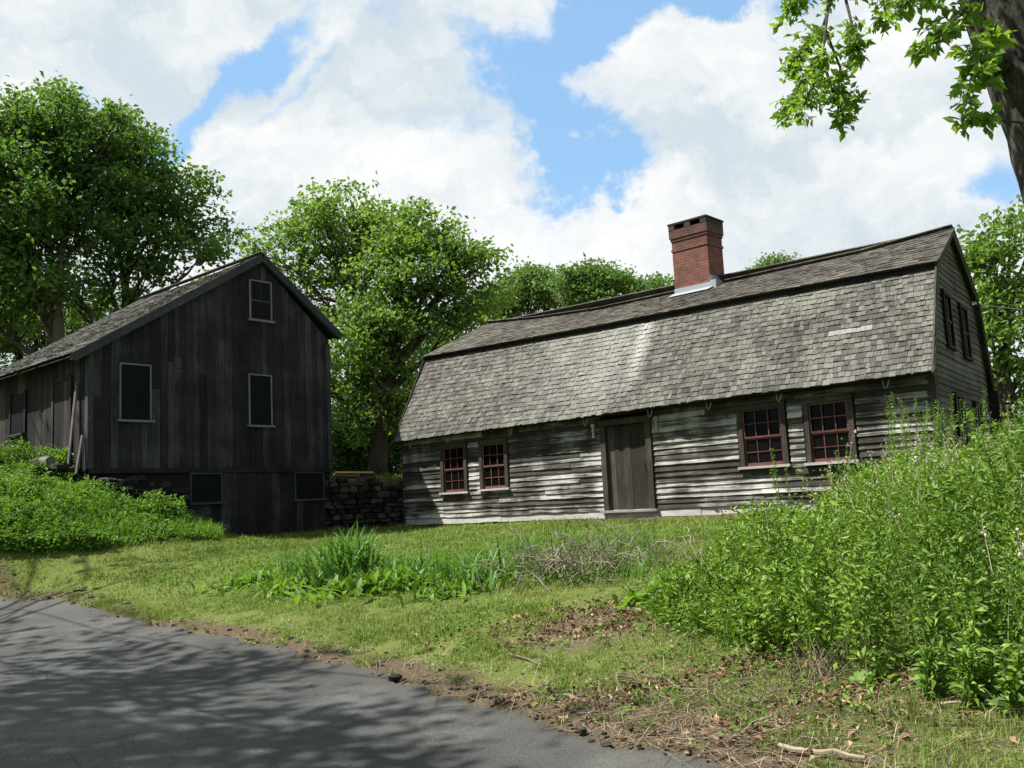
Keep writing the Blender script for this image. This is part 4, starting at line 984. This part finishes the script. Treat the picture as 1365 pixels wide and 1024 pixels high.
# trees outside the frame on the left of the road: their shade dapples the asphalt and the bank
def shade_tree(x, y, lobes, lb, per=150, dens=.45):
    global NL
    b = np.array([x, y, float(ground_z(x, y))-.1]); o, n = tree('roadside_tree', b, b+(0, 0, 12), .2, lobes, M_LFA, lb, per=per, dens=dens, lsize=.24, clump=.55, sticks=False); NL += n; print('shade', n)
def over(px, py, h, r, asp=.6):                        # a foliage mass whose shadow centre falls at that spot of the road
    d = ray(px, py); p = CAM+d*((.1-CAM[2])/d[2]); p = p+SUN*(h/SUN[2]); return (p[0], p[1], p[2], r, r, r*asp)
shade_tree(-9.5, 5.0, [over(110, 950, 12.5, 1.3), over(0, 1000, 12, 1.5), over(250, 1000, 12, .8), over(60, 990, 12.5, 1.0), over(200, 960, 12.0, .55), over(60, 915, 12.6, .8), over(330, 1010, 11.5, .7), over(20, 850, 13.0, 1.3), over(210, 895, 12.0, .45), over(420, 935, 12.0, .35), over(-200, 980, 13.0, 1.6), over(300, 880, 12.4, .35), over(140, 1030, 12.0, 1.0), over(-60, 930, 12.4, 1.2), over(380, 1040, 11.6, .6), over(130, 870, 12.4, .6)],
           'leafy tree left of the road outside the picture, shading the asphalt', per=230, dens=.55)
shade_tree(-13.5, 12, [over(60, 790, 13.0, 1.30), over(200, 775, 12.5, 1.17), over(345, 795, 12.5, 0.85), over(120, 815, 13.0, 1.17), over(290, 775, 12.5, 0.78), over(0, 760, 13.0, 1.56), over(-120, 800, 13.0, 1.95), over(-100, 740, 13.0, 1.82)],
           'second roadside tree beyond the first, shading the foot of the bank', per=140, dens=.55)

# trees across the road behind the viewer: they close off the low sky
for k, (x, y) in enumerate([(-7, -9), (1, -12), (9, -10), (15, -3)]):
    b = np.array([x, y, 0.]); lo = [(x+rng.uniform(-2, 2), y+rng.uniform(-1.5, 1.5), rng.uniform(3, 11), 2.4, 2.2, 1.8) for _ in range(8)]
    o, n = tree('roadside_tree', b, b+(0, 0, 9), .3, lo, M_LFA, ['broad tree on the near roadside, behind the viewer to the left', 'broad tree on the near roadside, straight behind the viewer', 'broad tree on the near roadside, behind the viewer to the right', 'broad tree standing right of the viewer beyond the picture'][k], per=150, dens=.3, lsize=.5, clump=.8, sticks=False); print('back', n)

# ------------------------------------------------------------------ vegetation
def pts_world(poly_px, n, zref):
    """n random ground points inside a picture-shaped patch of the ground"""
    poly = []
    for (x, y) in poly_px:
        poly.append(gpx(x, y)[:2])
    poly = np.array(poly); lo, hi = poly.min(0), poly.max(0); out = np.zeros((0, 2))
    def inside(P):
        c = np.zeros(len(P), bool); j_ = len(poly)-1
        for i_ in range(len(poly)):
            a, b = poly[i_], poly[j_]
            m = ((a[1] > P[:, 1]) != (b[1] > P[:, 1])) & (P[:, 0] < (b[0]-a[0])*(P[:, 1]-a[1])/(b[1]-a[1]+1e-12)+a[0]); c ^= m; j_ = i_
        return c
    while len(out) < n:
        P = rng.uniform(lo, hi, (n*2, 2)); out = np.vstack([out, P[inside(P)]])
    return out[:n]
def blades(mb, P, h, w, lean=.35, rnd=None, bend=.5):
    """grass blades as two-segment strips"""
    n = len(P); z = ground_z(P[:, 0], P[:, 1]); b = np.c_[P, z-.005]
    a = rng.uniform(0, 2*np.pi, n); d = np.c_[np.cos(a), np.sin(a), np.zeros(n)]; s = np.c_[-np.sin(a+rng.normal(0, .6, n)), np.cos(a), np.zeros(n)]; s /= np.linalg.norm(s, axis=1)[:, None]
    le = (np.abs(rng.normal(0, 1, n))*lean)[:, None]; h = np.broadcast_to(h, (n,))[:, None]; w = np.broadcast_to(w, (n,))[:, None]
    m = b+d*h*le*.35+np.array([0, 0, 1])*h*.6; t = b+d*h*le*(1+bend)+np.array([0, 0, 1])*h*(1-.25*np.clip(le, 0, 2))
    V = np.stack([b-s*w/2, b+s*w/2, m+s*w*.4, m-s*w*.4, t], 1); i0 = np.arange(n)[:, None]*5
    if rnd is None: rnd = rng.random(n)
    mb.add(V.reshape(-1, 3), (i0+np.array([0, 1, 2, 3])), (i0+np.array([3, 2, 4])), np.repeat(np.clip(rnd, 0, 1), 5))

# lawn grass, densest near the viewer
gr = MB()
def lawn_band(n, x0, x1, y0, y1, h, w):
    P = np.c_[rng.uniform(x0, x1, n), rng.uniform(y0, y1, n)]
    ok = (np.abs(P[:, 0]) < .62*P[:, 1]+.8); P = P[ok]; rd = road_dist(P[:, 0], P[:, 1])
    d = fbm(P[:, 0]*.9+3, P[:, 1]*.9); d2 = fbm(P[:, 0]*4, P[:, 1]*4+9)
    hu = (P-HOUSE0)@HU; hw = (P-HOUSE0)@HW; bu = (P-BARN0)@BU; bwd = (P-BARN0)@BW
    free = ~((hu > -.2) & (hw > -.12)) & ~((bu > -.1) & (bwd > -.05)) & ~((hu > 5.8) & (hu < 13) & (hw > -1.15+.5*d2))
    right = smooth(-.3, 1.6, P[:, 0])*smooth(3.2, 1.2, rd)*.05
    litter = .30*np.exp(-(((P[:, 0]-.9)/.9)**2+((P[:, 1]-9.0)/.7)**2))
    dens_ = .5+.85*(d-.5)+.8*(d2-.5)+.20*smooth(.2, 1.0, rd)-.10*smooth(.3, .0, rd)-right-litter+.16*smooth(11, 15, P[:, 1])
    keep = free & (rd > .02) & (dens_ > .47+.04*smooth(14, 9, P[:, 1])+.12*rng.random(len(P))); P = P[keep]; d = d[keep]
    ln = len(P); hh = h*rng.uniform(.5, 1.4, ln)*(.45+3.2*np.clip(fbm(P[:, 0]*2.3+7, P[:, 1]*2.3)-.32, 0, 1)+(rng.random(ln) < .02))
    blades(gr, P, hh, w*rng.uniform(.7, 1.3, ln), .55, rnd=.35*rng.random(ln)+.65*fbm(P[:, 0]*1.3+50, P[:, 1]*1.3)+.0)
lawn_band(150000, -3, 6, 4.2, 9.5, .045, .005); lawn_band(130000, -8, 7, 9.3, 14, .05, .007); lawn_band(130000, -13, 9, 13.8, 25.5, .06, .012)
lawn_band(22000, -7, 1, 25.5, 34, .12, .03)
gro = gr.build('lawn_grass', M_GRASS); tag(gro, 'short patchy lawn grass between the road and the buildings', 'grass', kind='stuff'); NB = gr.n//5
lw = MB(); n = 5200; P = np.c_[rng.uniform(-6, 5, n), rng.uniform(4.5, 16, n)]; P = P[(road_dist(P[:, 0], P[:, 1]) > .12) & (fbm(P[:, 0]*1.4+30, P[:, 1]*1.4) > .47) & (np.abs(P[:, 0]) < .6*P[:, 1])]
idx_ = np.repeat(np.arange(len(P)), 7); a_ = rng.uniform(0, 6.28, len(idx_)); rr_ = rng.uniform(0, .05, len(idx_))
leaves(lw, np.c_[P[idx_, 0]+np.cos(a_)*rr_, P[idx_, 1]+np.sin(a_)*rr_, ground_z(P[idx_, 0], P[idx_, 1])+rng.uniform(.015, .06, len(idx_))], rng.uniform(.02, .05, len(idx_)), .5, .6, axis=np.c_[np.cos(a_), np.sin(a_), np.full(len(a_), .3)])
tag(lw.build('lawn_weeds', M_LFW), 'small clover and plantain leaves dotted through the lawn', 'weeds', kind='stuff')
# dry straw in the turf
st_ = MB(); n = 26000; P = np.c_[rng.uniform(-5, 6, n), rng.uniform(4.3, 14, n)]; rd = road_dist(P[:, 0], P[:, 1])
w_ = .10+.55*np.exp(-((rd-.35)/.45)**2)+.75*smooth(-.3, 1.2, P[:, 0])*smooth(2.6, .5, rd)+.6*np.exp(-(((P[:, 0]-.9)/.9)**2+((P[:, 1]-9.)/.7)**2))
k_ = (rd > .0) & (rng.random(n) < w_) & (fbm(P[:, 0]*2, P[:, 1]*2) > .40); P = P[k_]; blades(st_, P, rng.uniform(.03, .12, len(P)), .004, 2.4)
tag(st_.build('dry_straw', M_STRAW), 'dry straw and old grass stems lying in the turf', 'straw', kind='stuff')
# dead leaves
dl = MB()
def litter(cx, cy, sx, sy, n, ls=.05):
    P = np.c_[rng.normal(cx, sx, n), rng.normal(cy, sy, n)]; P = P[(road_dist(P[:, 0], P[:, 1]) > .05)]
    P3 = np.c_[P, ground_z(P[:, 0], P[:, 1])+rng.uniform(.004, .035, len(P))]; leaves(dl, P3, ls*rng.uniform(.6, 1.4, len(P)), .55, .6, fold=.7)
for (x, y, a, b, n) in [(735, 828, .5, .25, 420), (690, 862, .25, .1, 90), (800, 838, .35, .15, 220), (1010, 890, .7, .12, 500), (1180, 918, .7, .15, 420), (800, 940, .3, .15, 90), (580, 855, .4, .3, 40), (1000, 985, .5, .2, 160), (850, 830, .3, .15, 150), (900, 880, .9, .5, 180), (1200, 960, .6, .3, 150), (740, 700, .8, .3, 120), (690, 940, .3, .12, 60)]:
    p = gpx(x, y); litter(p[0], p[1], a, b, n)
tag(dl.build('dead_leaves', M_DLEAF), 'brown dead leaves scattered over the verge and under the shrubs', 'dead leaves', kind='stuff')
# asphalt crumbs along the broken road edge
cm = MB(); idx = rng.integers(0, n_al, 5200)
for i_ in idx:
    e = EP[i_]
    if not (-12 < e[0] < 2.5 and 3.5 < e[1] < 19): continue
    dens_ = vnoise(i_*.05, 3.3)
    if rng.random() > .35+.65*dens_: continue
    o_ = abs(rng.normal(0, .22))*(1 if rng.random() < .8 else -.35)+.02+wob[i_]; p = e+EN[i_]*o_; r_ = min(.045, rng.lognormal(-4.95, .7))
    rock(cm, (p[0], p[1], float(ground_z(p[0], p[1]))+r_*.1+(.03 if o_ < 0 else 0)), (r_*rng.uniform(.8, 1.5), r_*rng.uniform(.8, 1.5), r_*.65))
tag(cm.build('asphalt_rubble', M_CRUMB, smooth=False), 'dark crumbled asphalt and grit along the broken road edge', 'rubble', kind='stuff')
# fallen sticks
SG = 'sticks lying on the verge'
for (x0, y0, x1, y1, r_, lb) in [
    (672, 862, 738, 862, .012, 'straight pale stick beside the brown leaf heap in mid lawn'), (678, 876, 734, 892, .011, 'pale stick slanting on the grass below the leaf heap'),
    (752, 934, 792, 942, .014, 'short thick stick on the verge near the road edge'), (823, 905, 905, 925, .010, 'thin stick right of the dry stems, pointing at the shrubs'),
    (846, 984, 905, 980, .010, 'thin stick lying flat near the bottom road edge'), (1040, 1003, 1155, 1022, .020, 'thick pale branch at the bottom edge on the verge'),
    (920, 860, 1010, 905, .008, 'long thin stick under the front of the thicket'), (1255, 945, 1345, 938, .012, 'stick in the leaf litter at the right edge'), (925, 980, 1010, 940, .009, 'dark twig angled up towards the thicket'), (855, 905, 1035, 958, .007, 'long bent stem across the worn verge'), (503, 885, 506, 920, .006, 'short twig hanging over the asphalt edge')]:
    a = gpx(x0, y0); b = gpx(x1, y1); a[2] = float(ground_z(a[0], a[1]))+r_+.012; b[2] = float(ground_z(b[0], b[1]))+r_+.012
    m = MB(); c = curve(a, b, .0, 7, .05); c[:, 2] = np.maximum(c[:, 2], ground_z(c[:, 0], c[:, 1])+r_*.6+.006); m.tube(c, np.linspace(r_, r_*.5, 7), 6, knob=.12)
    for _ in range(2): k = rng.integers(1, 6); m.tube([c[k], c[k]+rng.normal(0, .07, 3)+(0, 0, .04)], [r_*.5, .002], 4)
    tag(m.build('fallen_stick', M_TWIG), lb, 'stick', SG)
# fine brush on the lower verge
bs_ = MB()
for _ in range(420):
    p = gpx(rng.uniform(760, 1100), rng.uniform(905, 1015)) if rng.random() < .75 else gpx(rng.uniform(980, 1340), rng.uniform(870, 940))
    if road_dist(np.array([p[0]]), np.array([p[1]]))[0] < .03: continue
    a_ = rng.uniform(0, 6.28); L = rng.uniform(.08, .38); q_ = p+np.array([math.cos(a_)*L, math.sin(a_)*L, 0]); p[2] += rng.uniform(.01, .03); q_[2] = float(ground_z(q_[0], q_[1]))+rng.uniform(.01, .09)
    bs_.tube(curve(p, q_, .04, 5, .08), np.linspace(.0035, .0015, 5), 4, cap=False)
tag(bs_.build('dry_brush', M_TWIG), 'tangle of fine dry stems lying on the lower verge', 'dry stems', kind='stuff')
# upright dry stems
for (x, y, hgt, lb) in [(785, 965, .22, 'few dry upright stems near the road edge'), (1100, 905, .25, 'tuft of dry reddish stems before the thicket')]:
    p = gpx(x, y); m = MB()
    for _ in range(14 if x < 900 else 60):
        q_ = p+rng.normal(0, .07 if x < 900 else .14, 3)*(1, 1, 0); e = q_+np.array([rng.normal(0, .09), rng.normal(0, .09), hgt*rng.uniform(.4, 1.2)]); q_[2] = float(ground_z(q_[0], q_[1])); m.tube(curve(q_, e, 0, 4, .05), [.004, .003, .0025, .0015], 4, cap=False)
    tag(m.build('dry_stem_tuft', M_TWIG), lb, 'dry stems')

# herb layer on the left bank
def herb(mb, P, hgt, ls, per=9, up=.45, asp=.5):
    n = len(P); z = ground_z(P[:, 0], P[:, 1]); hgt = np.broadcast_to(hgt, (n,))
    idx = np.repeat(np.arange(n), per); f = np.tile(np.linspace(.25, 1, per), n)+rng.normal(0, .05, n*per)
    ln = rng.normal(0, .16, (n, 2)); a = rng.uniform(0, 2*np.pi, n*per)
    Q = np.c_[P[idx]+ln[idx]*(f*hgt[idx])[:, None], z[idx]+f*hgt[idx]]
    ax = np.c_[np.cos(a), np.sin(a), rng.uniform(-.1, .7, n*per)]
    sh = rng.random(n); leaves(mb, Q, ls*rng.uniform(.6, 1.3, n*per)*(1.15-.45*f), up, asp, axis=ax, rnd=.45*sh[idx]+.55*rng.random(n*per))
hb = MB()
P = pts_world([(-40, 735), (120, 740), (290, 722), (230, 690), (120, 655), (60, 630), (0, 612), (-60, 610)], 5200, 1.3)
hv = .10+1.05*np.clip(fbm(P[:, 0]*1.6, P[:, 1]*1.6)-.28, 0, 1)+.3*(rng.random(len(P)) < .04); herb(hb, P, hv*.72, rng.uniform(.05, .125, len(P)).repeat(11), 11)
P = pts_world([(-60, 745), (60, 742), (150, 735), (60, 700), (-60, 690)], 1500, 1.0); herb(hb, P, .30, .10, 10)
tag(hb.build('bank_herbs', M_LFW), 'dense knee high green weeds covering the bank below the barn', 'weeds', kind='stuff')
hg = MB(); P = pts_world([(60, 728), (300, 722), (260, 700), (120, 680), (60, 690)], 5000, 1.2); blades(hg, P, rng.uniform(.15, .42, len(P)), .014, .5)
tag(hg.build('bank_tall_grass', M_LFW), 'taller fresh grass along the foot of the bank', 'grass', kind='stuff')
def bush(name, px, py, D, lobes, mat, label, ls=.09, n=1500, cat='bush', group=None, z0=None):
    p = at(px, py, D); p[2] = float(ground_z(p[0], p[1])) if z0 is None else z0
    root = empty(name, p, 0, label, cat, group); st = MB(); cr = MB()
    for (dx, dy, dz, r) in lobes:
        c = np.array([dx, dy, dz]); dd = rng.normal(0, 1, (n, 3)); dd /= np.linalg.norm(dd, axis=1)[:, None]; C = c+dd*(rng.random(n)**.45*r)[:, None]
        for _ in range(12): e = c+rng.normal(0, r*.5, 3); st.tube(curve((rng.normal(0, .05), rng.normal(0, .05), -.05), e, .05, 5), np.linspace(.012, .003, 5), 4, cap=False)
        leaves(cr, C, ls*rng.uniform(.6, 1.3, n), .35, .5)
    st.build('stems', M_BARK, root); cr.build('foliage', mat, root); return root
bush('leafy_bush', 205, 672, 19.4, [(0, 0, .45, .32), (.35, .1, .35, .3), (-.3, 0, .3, .25)], M_LFW, 'leafy bush against the stone foundation of the barn', n=500, ls=.09)
for (x_, lb_) in ((455, 'dark bush beside the barn above the stone wall'), (490, 'dark bush behind the plank on the stone wall'), (527, 'dark bush behind the rail fence')):
    bush('shade_bush', x_, 640, 35.5, [(0, 0, .8, 1.0), (.6, .3, 1.4, .9), (-.6, .3, 1.3, .9), (0, .6, 2.2, 1.0)], M_LFA, lb_, n=900, ls=.2)
bush('leafy_bush', 20, 615, 20.5, [(0, 0, .35, .4), (.6, .1, .25, .35), (-.6, 0, .35, .4), (1.1, 0, .2, .25)], M_LFW, 'bright green bush in the sun before the barn side wall', n=600)

# broad weeds and the day lily clump in mid lawn
def strap_clump(px, py, n, L, w, label, name='day_lily', spread=.25, mat=None):
    p = gpx(px, py, .6); m = MB()
    for _ in range(n):
        a = rng.uniform(0, 6.283); b0 = np.array([rng.normal(0, spread), rng.normal(0, spread), 0]); ll = L*rng.uniform(.55, 1.15); out = rng.uniform(.15, .75)
        t = np.linspace(0, 1, 8); d = np.array([math.cos(a), math.sin(a)]); x_ = out*ll*t**1.6; z_ = ll*(t-.62*out*t**3)*.95
        s = np.array([-d[1], d[0], .0])*w*rng.uniform(.7, 1.2)/2; wd = np.interp(t, [0, .3, .7, 1], [.7, 1, .7, .03])
        c = b0+np.c_[d[0]*x_, d[1]*x_, z_]; bz = float(ground_z(p[0]+b0[0], p[1]+b0[1]))-p[2]; c[:, 2] += bz
        keel = np.c_[np.zeros(8), np.zeros(8), -wd*w*.25]
        V = np.stack([c-s*wd[:, None], c+keel, c+s*wd[:, None]], 1).reshape(-1, 3); i0 = np.arange(7)[:, None]*3
        q_ = np.concatenate([i0+np.array([0, 1, 4, 3]), i0+np.array([1, 2, 5, 4])]); m.add(V, q_)
    o = m.build(name, mat or M_LILY); o.location = p; return tag(o, label, 'plant')
strap_clump(463, 775, 240, .88, .040, 'tall arching day lily clump in the middle of the lawn', spread=.20)
strap_clump(398, 772, 60, .62, .024, 'small pale lily tuft left of the tall clump', spread=.12)
strap_clump(640, 778, 110, .6, .034, 'low strap leaved clump right of the day lilies', spread=.28)
strap_clump(560, 772, 80, .5, .03, 'short blade tuft between the two lily clumps', spread=.2)
strap_clump(724, 765, 35, .42, .012, 'thin grassy tuft at the foot of the dry canes', spread=.15)
strap_clump(985, 862, 40, .35, .016, 'pale arching grass tuft in front of the thicket', spread=.08)
def dock(px, py, n, L, w, label, spread):
    p = gpx(px, py, .6); m = MB()
    for _ in range(n):
        a = rng.uniform(0, 6.283); b0 = np.array([rng.normal(0, spread), rng.normal(0, spread*.6), 0]); ll = L*rng.uniform(.5, 1.15); el = rng.uniform(.4, 1.35)
        d = np.array([math.cos(a)*math.cos(el), math.sin(a)*math.cos(el), math.sin(el)]); s = np.cross(d, (0, 0, 1.)); s /= np.linalg.norm(s); nn = np.cross(s, d)
        t = np.linspace(0, 1, 6); wd = np.interp(t, [0, .25, .6, 1], [.1, .75, 1, .05])*w/2
        c = b0+d*(t*ll)[:, None]-np.c_[np.zeros(6), np.zeros(6), (t**2)*ll*.25]; c[:, 2] += float(ground_z(p[0]+b0[0], p[1]+b0[1]))-p[2]
        rip = rng.normal(0, .006, 6)
        V = np.stack([c-s*wd[:, None]+nn*(wd*.3+rip)[:, None], c, c+s*wd[:, None]+nn*(wd*.3-rip)[:, None]], 1).reshape(-1, 3); i0 = np.arange(5)[:, None]*3
        m.add(V, np.concatenate([i0+np.array([0, 1, 4, 3]), i0+np.array([1, 2, 5, 4])]))
    o = m.build('broadleaf_weed', M_LFW, smooth=True); o.location = p; return tag(o, label, 'plant')
dock(330, 778, 110, .26, .065, 'low broad leaved weeds at the left end of the lawn plant row', .32)
dock(405, 785, 150, .30, .075, 'broad leaved weeds in front of the small lily tuft', .30)
dock(480, 788, 190, .34, .085, 'broad leaved weeds crowding the foot of the tall day lilies', .32)
dock(545, 782, 110, .28, .065, 'broad leaved weeds right of the day lilies', .26)
dock(625, 788, 160, .26, .055, 'bushy weed patch under the low strap leaved clump', .26)
dock(1165, 912, 16, .14, .09, 'small round leaved weed in the litter before the thicket', .06)
dock(870, 800, 70, .22, .13, 'big rounded leaves at the left tip of the thicket', .2)
# low mixed herbs behind the row
hz = MB(); P = pts_world([(300, 785), (690, 790), (860, 775), (860, 735), (700, 730), (560, 750), (420, 745), (330, 755)], 1500, .7); herb(hz, P, rng.uniform(.06, .2, len(P)), .05, 8)
P = pts_world([(660, 778), (860, 780), (880, 730), (690, 725)], 1400, .8); blades(hz, P, rng.uniform(.15, .42, len(P)), .008, .6)
tag(hz.build('border_herbs', M_LFW), 'low mixed weeds and long grass along the planted row in the lawn', 'weeds', kind='stuff')
# dry cane tangle
p0 = gpx(775, 768, .8); m = MB()
for _ in range(150):
    b0 = p0+np.array([rng.normal(0, .5), rng.normal(0, .3), 0]); b0[2] = float(ground_z(b0[0], b0[1])); a = rng.uniform(0, 6.28); L = rng.uniform(.3, .95); e = b0+np.array([math.cos(a)*L*.75, math.sin(a)*L*.5, L*rng.uniform(.15, .75)])
    c = curve(b0, e, .16, 7, .07); m.tube(c, np.linspace(.008, .003, 7), 4, cap=False)
    for _k in range(3): k = rng.integers(2, 7); m.tube([c[k], c[k]+rng.normal(0, .11, 3)], [.004, .002], 4, cap=False)
m.v = [v-p0 for v in m.v]; o = m.build('dry_cane_bush', M_CANE); o.location = p0; tag(o, 'leafless tangle of pale dry canes in front of the plank door', 'dry bush')

# ------------------------------------------------------------------ the thicket on the right
th = MB(); ts_ = MB(); pl = MB()
# ground footprint in world metres and the height of the mass over it
def th_h(x, y):
    s = road_dist(x, y)
    edge_left = smooth(.0, 2.2, (x-.42*(y-9.0)*0-1.0)-(y-9.0)*.16)     # rises from its left tip
    front = smooth(1.55, 3.2, s)
    return edge_left, front
n = 15000; X = rng.uniform(.8, 11.5, n); Y = rng.uniform(4.6, 15.5, n); P = np.c_[X, Y]
ax_ = P[:, 0]/P[:, 1]; keep = (ax_ < .72) & (ax_ > .125+.012*(Y-8)); P = P[keep]
rd = road_dist(P[:, 0], P[:, 1]); hu = (P-HOUSE0)@HU; hw = (P-HOUSE0)@HW
fp = np.array([gpx(*q) for q in [(800, 740), (848, 822), (905, 852), (961, 872), (1046, 896), (1202, 918), (1273, 930), (1365, 950), (1500, 990)]])
yf = np.interp(P[:, 0]/P[:, 1], fp[:, 0]/fp[:, 1], fp[:, 1]); rd = (P[:, 1]-yf)+1.0
keep = (P[:, 1] > yf+.35*fbm(P[:, 0]*2, P[:, 1]*2)-.1) & (hw < -.9) ; P = P[keep]; rd = rd[keep]; ax_ = P[:, 0]/P[:, 1]
rise = smooth(.12, .36, ax_); fr = smooth(1.1, 2.9, rd)
hgt = (.4+1.25*rise)*(.45+.55*fr)*(.45+1.1*fbm(P[:, 0]*1.3+4, P[:, 1]*1.3))
tl = np.array([(800, 800), (850, 775), (885, 745), (940, 722), (990, 700), (1040, 676), (1085, 660), (1150, 640), (1220, 618), (1300, 596), (1365, 584), (1600, 560)], float)
la = []; le_ = []
for (x_, y_) in tl: d_ = ray(x_, y_); la.append(d_[0]/d_[1]); le_.append(d_[2]/d_[1])
zl = 1.5+(np.interp(ax_, la, le_)+.030*(fbm(ax_*30, ax_*0+3)-.5)*2-.006)*P[:, 1]
hgt = np.minimum(hgt, zl-ground_z(P[:, 0], P[:, 1]))
keep = hgt > .08; P = P[keep]; hgt = hgt[keep]*rng.uniform(.75, 1.12, keep.sum())
print('thicket stems', len(P))
z = ground_z(P[:, 0], P[:, 1]); ns = len(P)
lean = rng.normal(0, .20, (ns, 2))+np.array([-.06, -.10]); per = 32
idx = np.repeat(np.arange(ns), per); f = np.tile(np.linspace(.05, 1, per)**.85, ns)+rng.normal(0, .02, ns*per)
side = rng.normal(0, 1, (ns*per, 2)); side /= np.linalg.norm(side, axis=1)[:, None]
spread = (rng.uniform(.01, .16, ns*per)*(1.15-f))[:, None]
Q = np.c_[P[idx]+lean[idx]*((f**1.5)*hgt[idx])[:, None]+side*spread, z[idx]+f*hgt[idx]]
shd = rng.random(ns); ca = .6*fbm(P[:, 0]*1.6+9, P[:, 1]*1.6)+.4*shd
leaves(th, Q, (.031+.030*(fbm(Q[:, 0]*1.1+20, Q[:, 1]*1.1) > .52))*rng.uniform(.6, 1.4, len(Q)), .3, .42, axis=np.c_[side, rng.uniform(0, .9, len(Q))], rnd=1.15*(ca[idx]-.5)+.45+.35*rng.random(len(Q)))
for k in range(0, ns, 4):
    t = np.linspace(0, 1, 4); c = np.c_[P[k]+lean[k]*((t**1.5)*hgt[k])[:, None], z[k]+t*hgt[k]]; ts_.tube(c, np.linspace(.006, .002, 4), 4, cap=False)
thr = empty('wild_thicket', (3.5, 9, float(ground_z(3.5, 9))), 0, 'dense mass of bright small leaved shrubs filling the right foreground', 'thicket'); thr['kind'] = 'stuff'
for m_, nm, mt in ((th, 'foliage', M_LFS), (ts_, 'stems', M_LFS)):
    m_.v = [v-np.array(thr.location) for v in m_.v]; m_.build(nm, mt, thr)
# seed plumes above it
sel = rng.choice(ns, 230, replace=False, p=(rise_w := (hgt**2)/(hgt**2).sum()))
for k in sel:
    b0 = np.array([P[k, 0]+lean[k, 0]*hgt[k], P[k, 1]+lean[k, 1]*hgt[k], z[k]+hgt[k]*.93]); L = rng.uniform(.08, .26); e = b0+np.array([rng.normal(0, .04), rng.normal(0, .04), L]); n_ = 16
    C = b0+(e-b0)*rng.random((n_, 1))**.8+rng.normal(0, .012, (n_, 3)); leaves(pl, C, .022*rng.uniform(.6, 1.3, n_), .1, .6); pl.tube([b0-(0, 0, .1), e], [.003, .001], 4, cap=False)
tag(pl.build('seed_plumes', M_PLUME), 'pale dry seed heads standing above the thicket', 'seed heads', kind='stuff')
# tall single shoots: lighter sprays above the mass
def shoot(px, py, D, h, ls, lb, n=22, name='leafy_shoot', mat=None, stemsn=1, spread=.1, width=.13):
    p = at(px, py, D); p[2] = float(ground_z(p[0], p[1])); m = MB(); s = MB(); root = empty(name, p, 0, lb, 'plant')
    for _ in range(stemsn):
        b0 = np.array([rng.normal(0, spread), rng.normal(0, spread), -.02]); hh = h*rng.uniform(.8, 1.05); e = b0+np.array([rng.normal(0, (.08 if stemsn < 20 else .22)*hh), rng.normal(0, .08*hh), hh]); c = curve(b0, e, 0, 8, .02); s.tube(c, np.linspace(.007, .002, 8), 5)
        t = np.linspace(.12, 1, n); C = np.stack([np.interp(t, np.linspace(0, 1, 8), c[:, k]) for k in range(3)], 1)
        for w in (0, 1, 2): a = np.arange(n)*2.4+w*2.1; leaves(m, C, ls*rng.uniform(.7, 1.2, n)*(1.1-.5*t), .45, .26, axis=np.c_[np.cos(a), np.sin(a), np.full(n, .5)])
    s.build('stems', M_LFS, root); m.build('foliage', mat or M_LFS, root); return root
for (x, y, D, h, ls, k, sp, lb) in [(1105, 900, 6.6, .92, .15, 5, .10, 'tall shoots with long narrow leaves in the middle of the thicket front'), (1300, 880, 5.9, .62, .13, 7, .13, 'long leaved stalks at the front right of the thicket'),
        (1345, 860, 5.9, .92, .14, 5, .10, 'tallest narrow leaved stalks at the right picture edge'), (1275, 900, 5.6, .36, .11, 8, .12, 'short narrow leaved stalks at the foot of the thicket, right'), (1335, 915, 5.4, .38, .11, 7, .12, 'low narrow leaved stalks nearest the bottom right corner')]:
    if x == 1105: x = 1280; D = 6.9
    shoot(x, y, D, h, ls, lb, n=20, stemsn=k, spread=sp)
# the looser shrub reaching up before the right corner of the house
shoot(1235, 600, 13.2, 1.75, .075, 'looser arching shrub before the right corner of the house', n=60, stemsn=34, spread=.42, name='arching_shrub')
shoot(1042, 680, 11.2, 1.25, .06, 'slim leafy shoot rising beside the third window', n=60, stemsn=3, spread=.06)
shoot(1000, 700, 11.0, .72, .06, 'short leafy shoot in front of the clapboards left of the third window', n=44, stemsn=2, spread=.05)
shoot(1140, 640, 11.2, 1.25, .055, 'slim shoot rising below the fourth window', n=60, stemsn=3, spread=.08)
print('total tree leaves', NL, 'grass', NB)
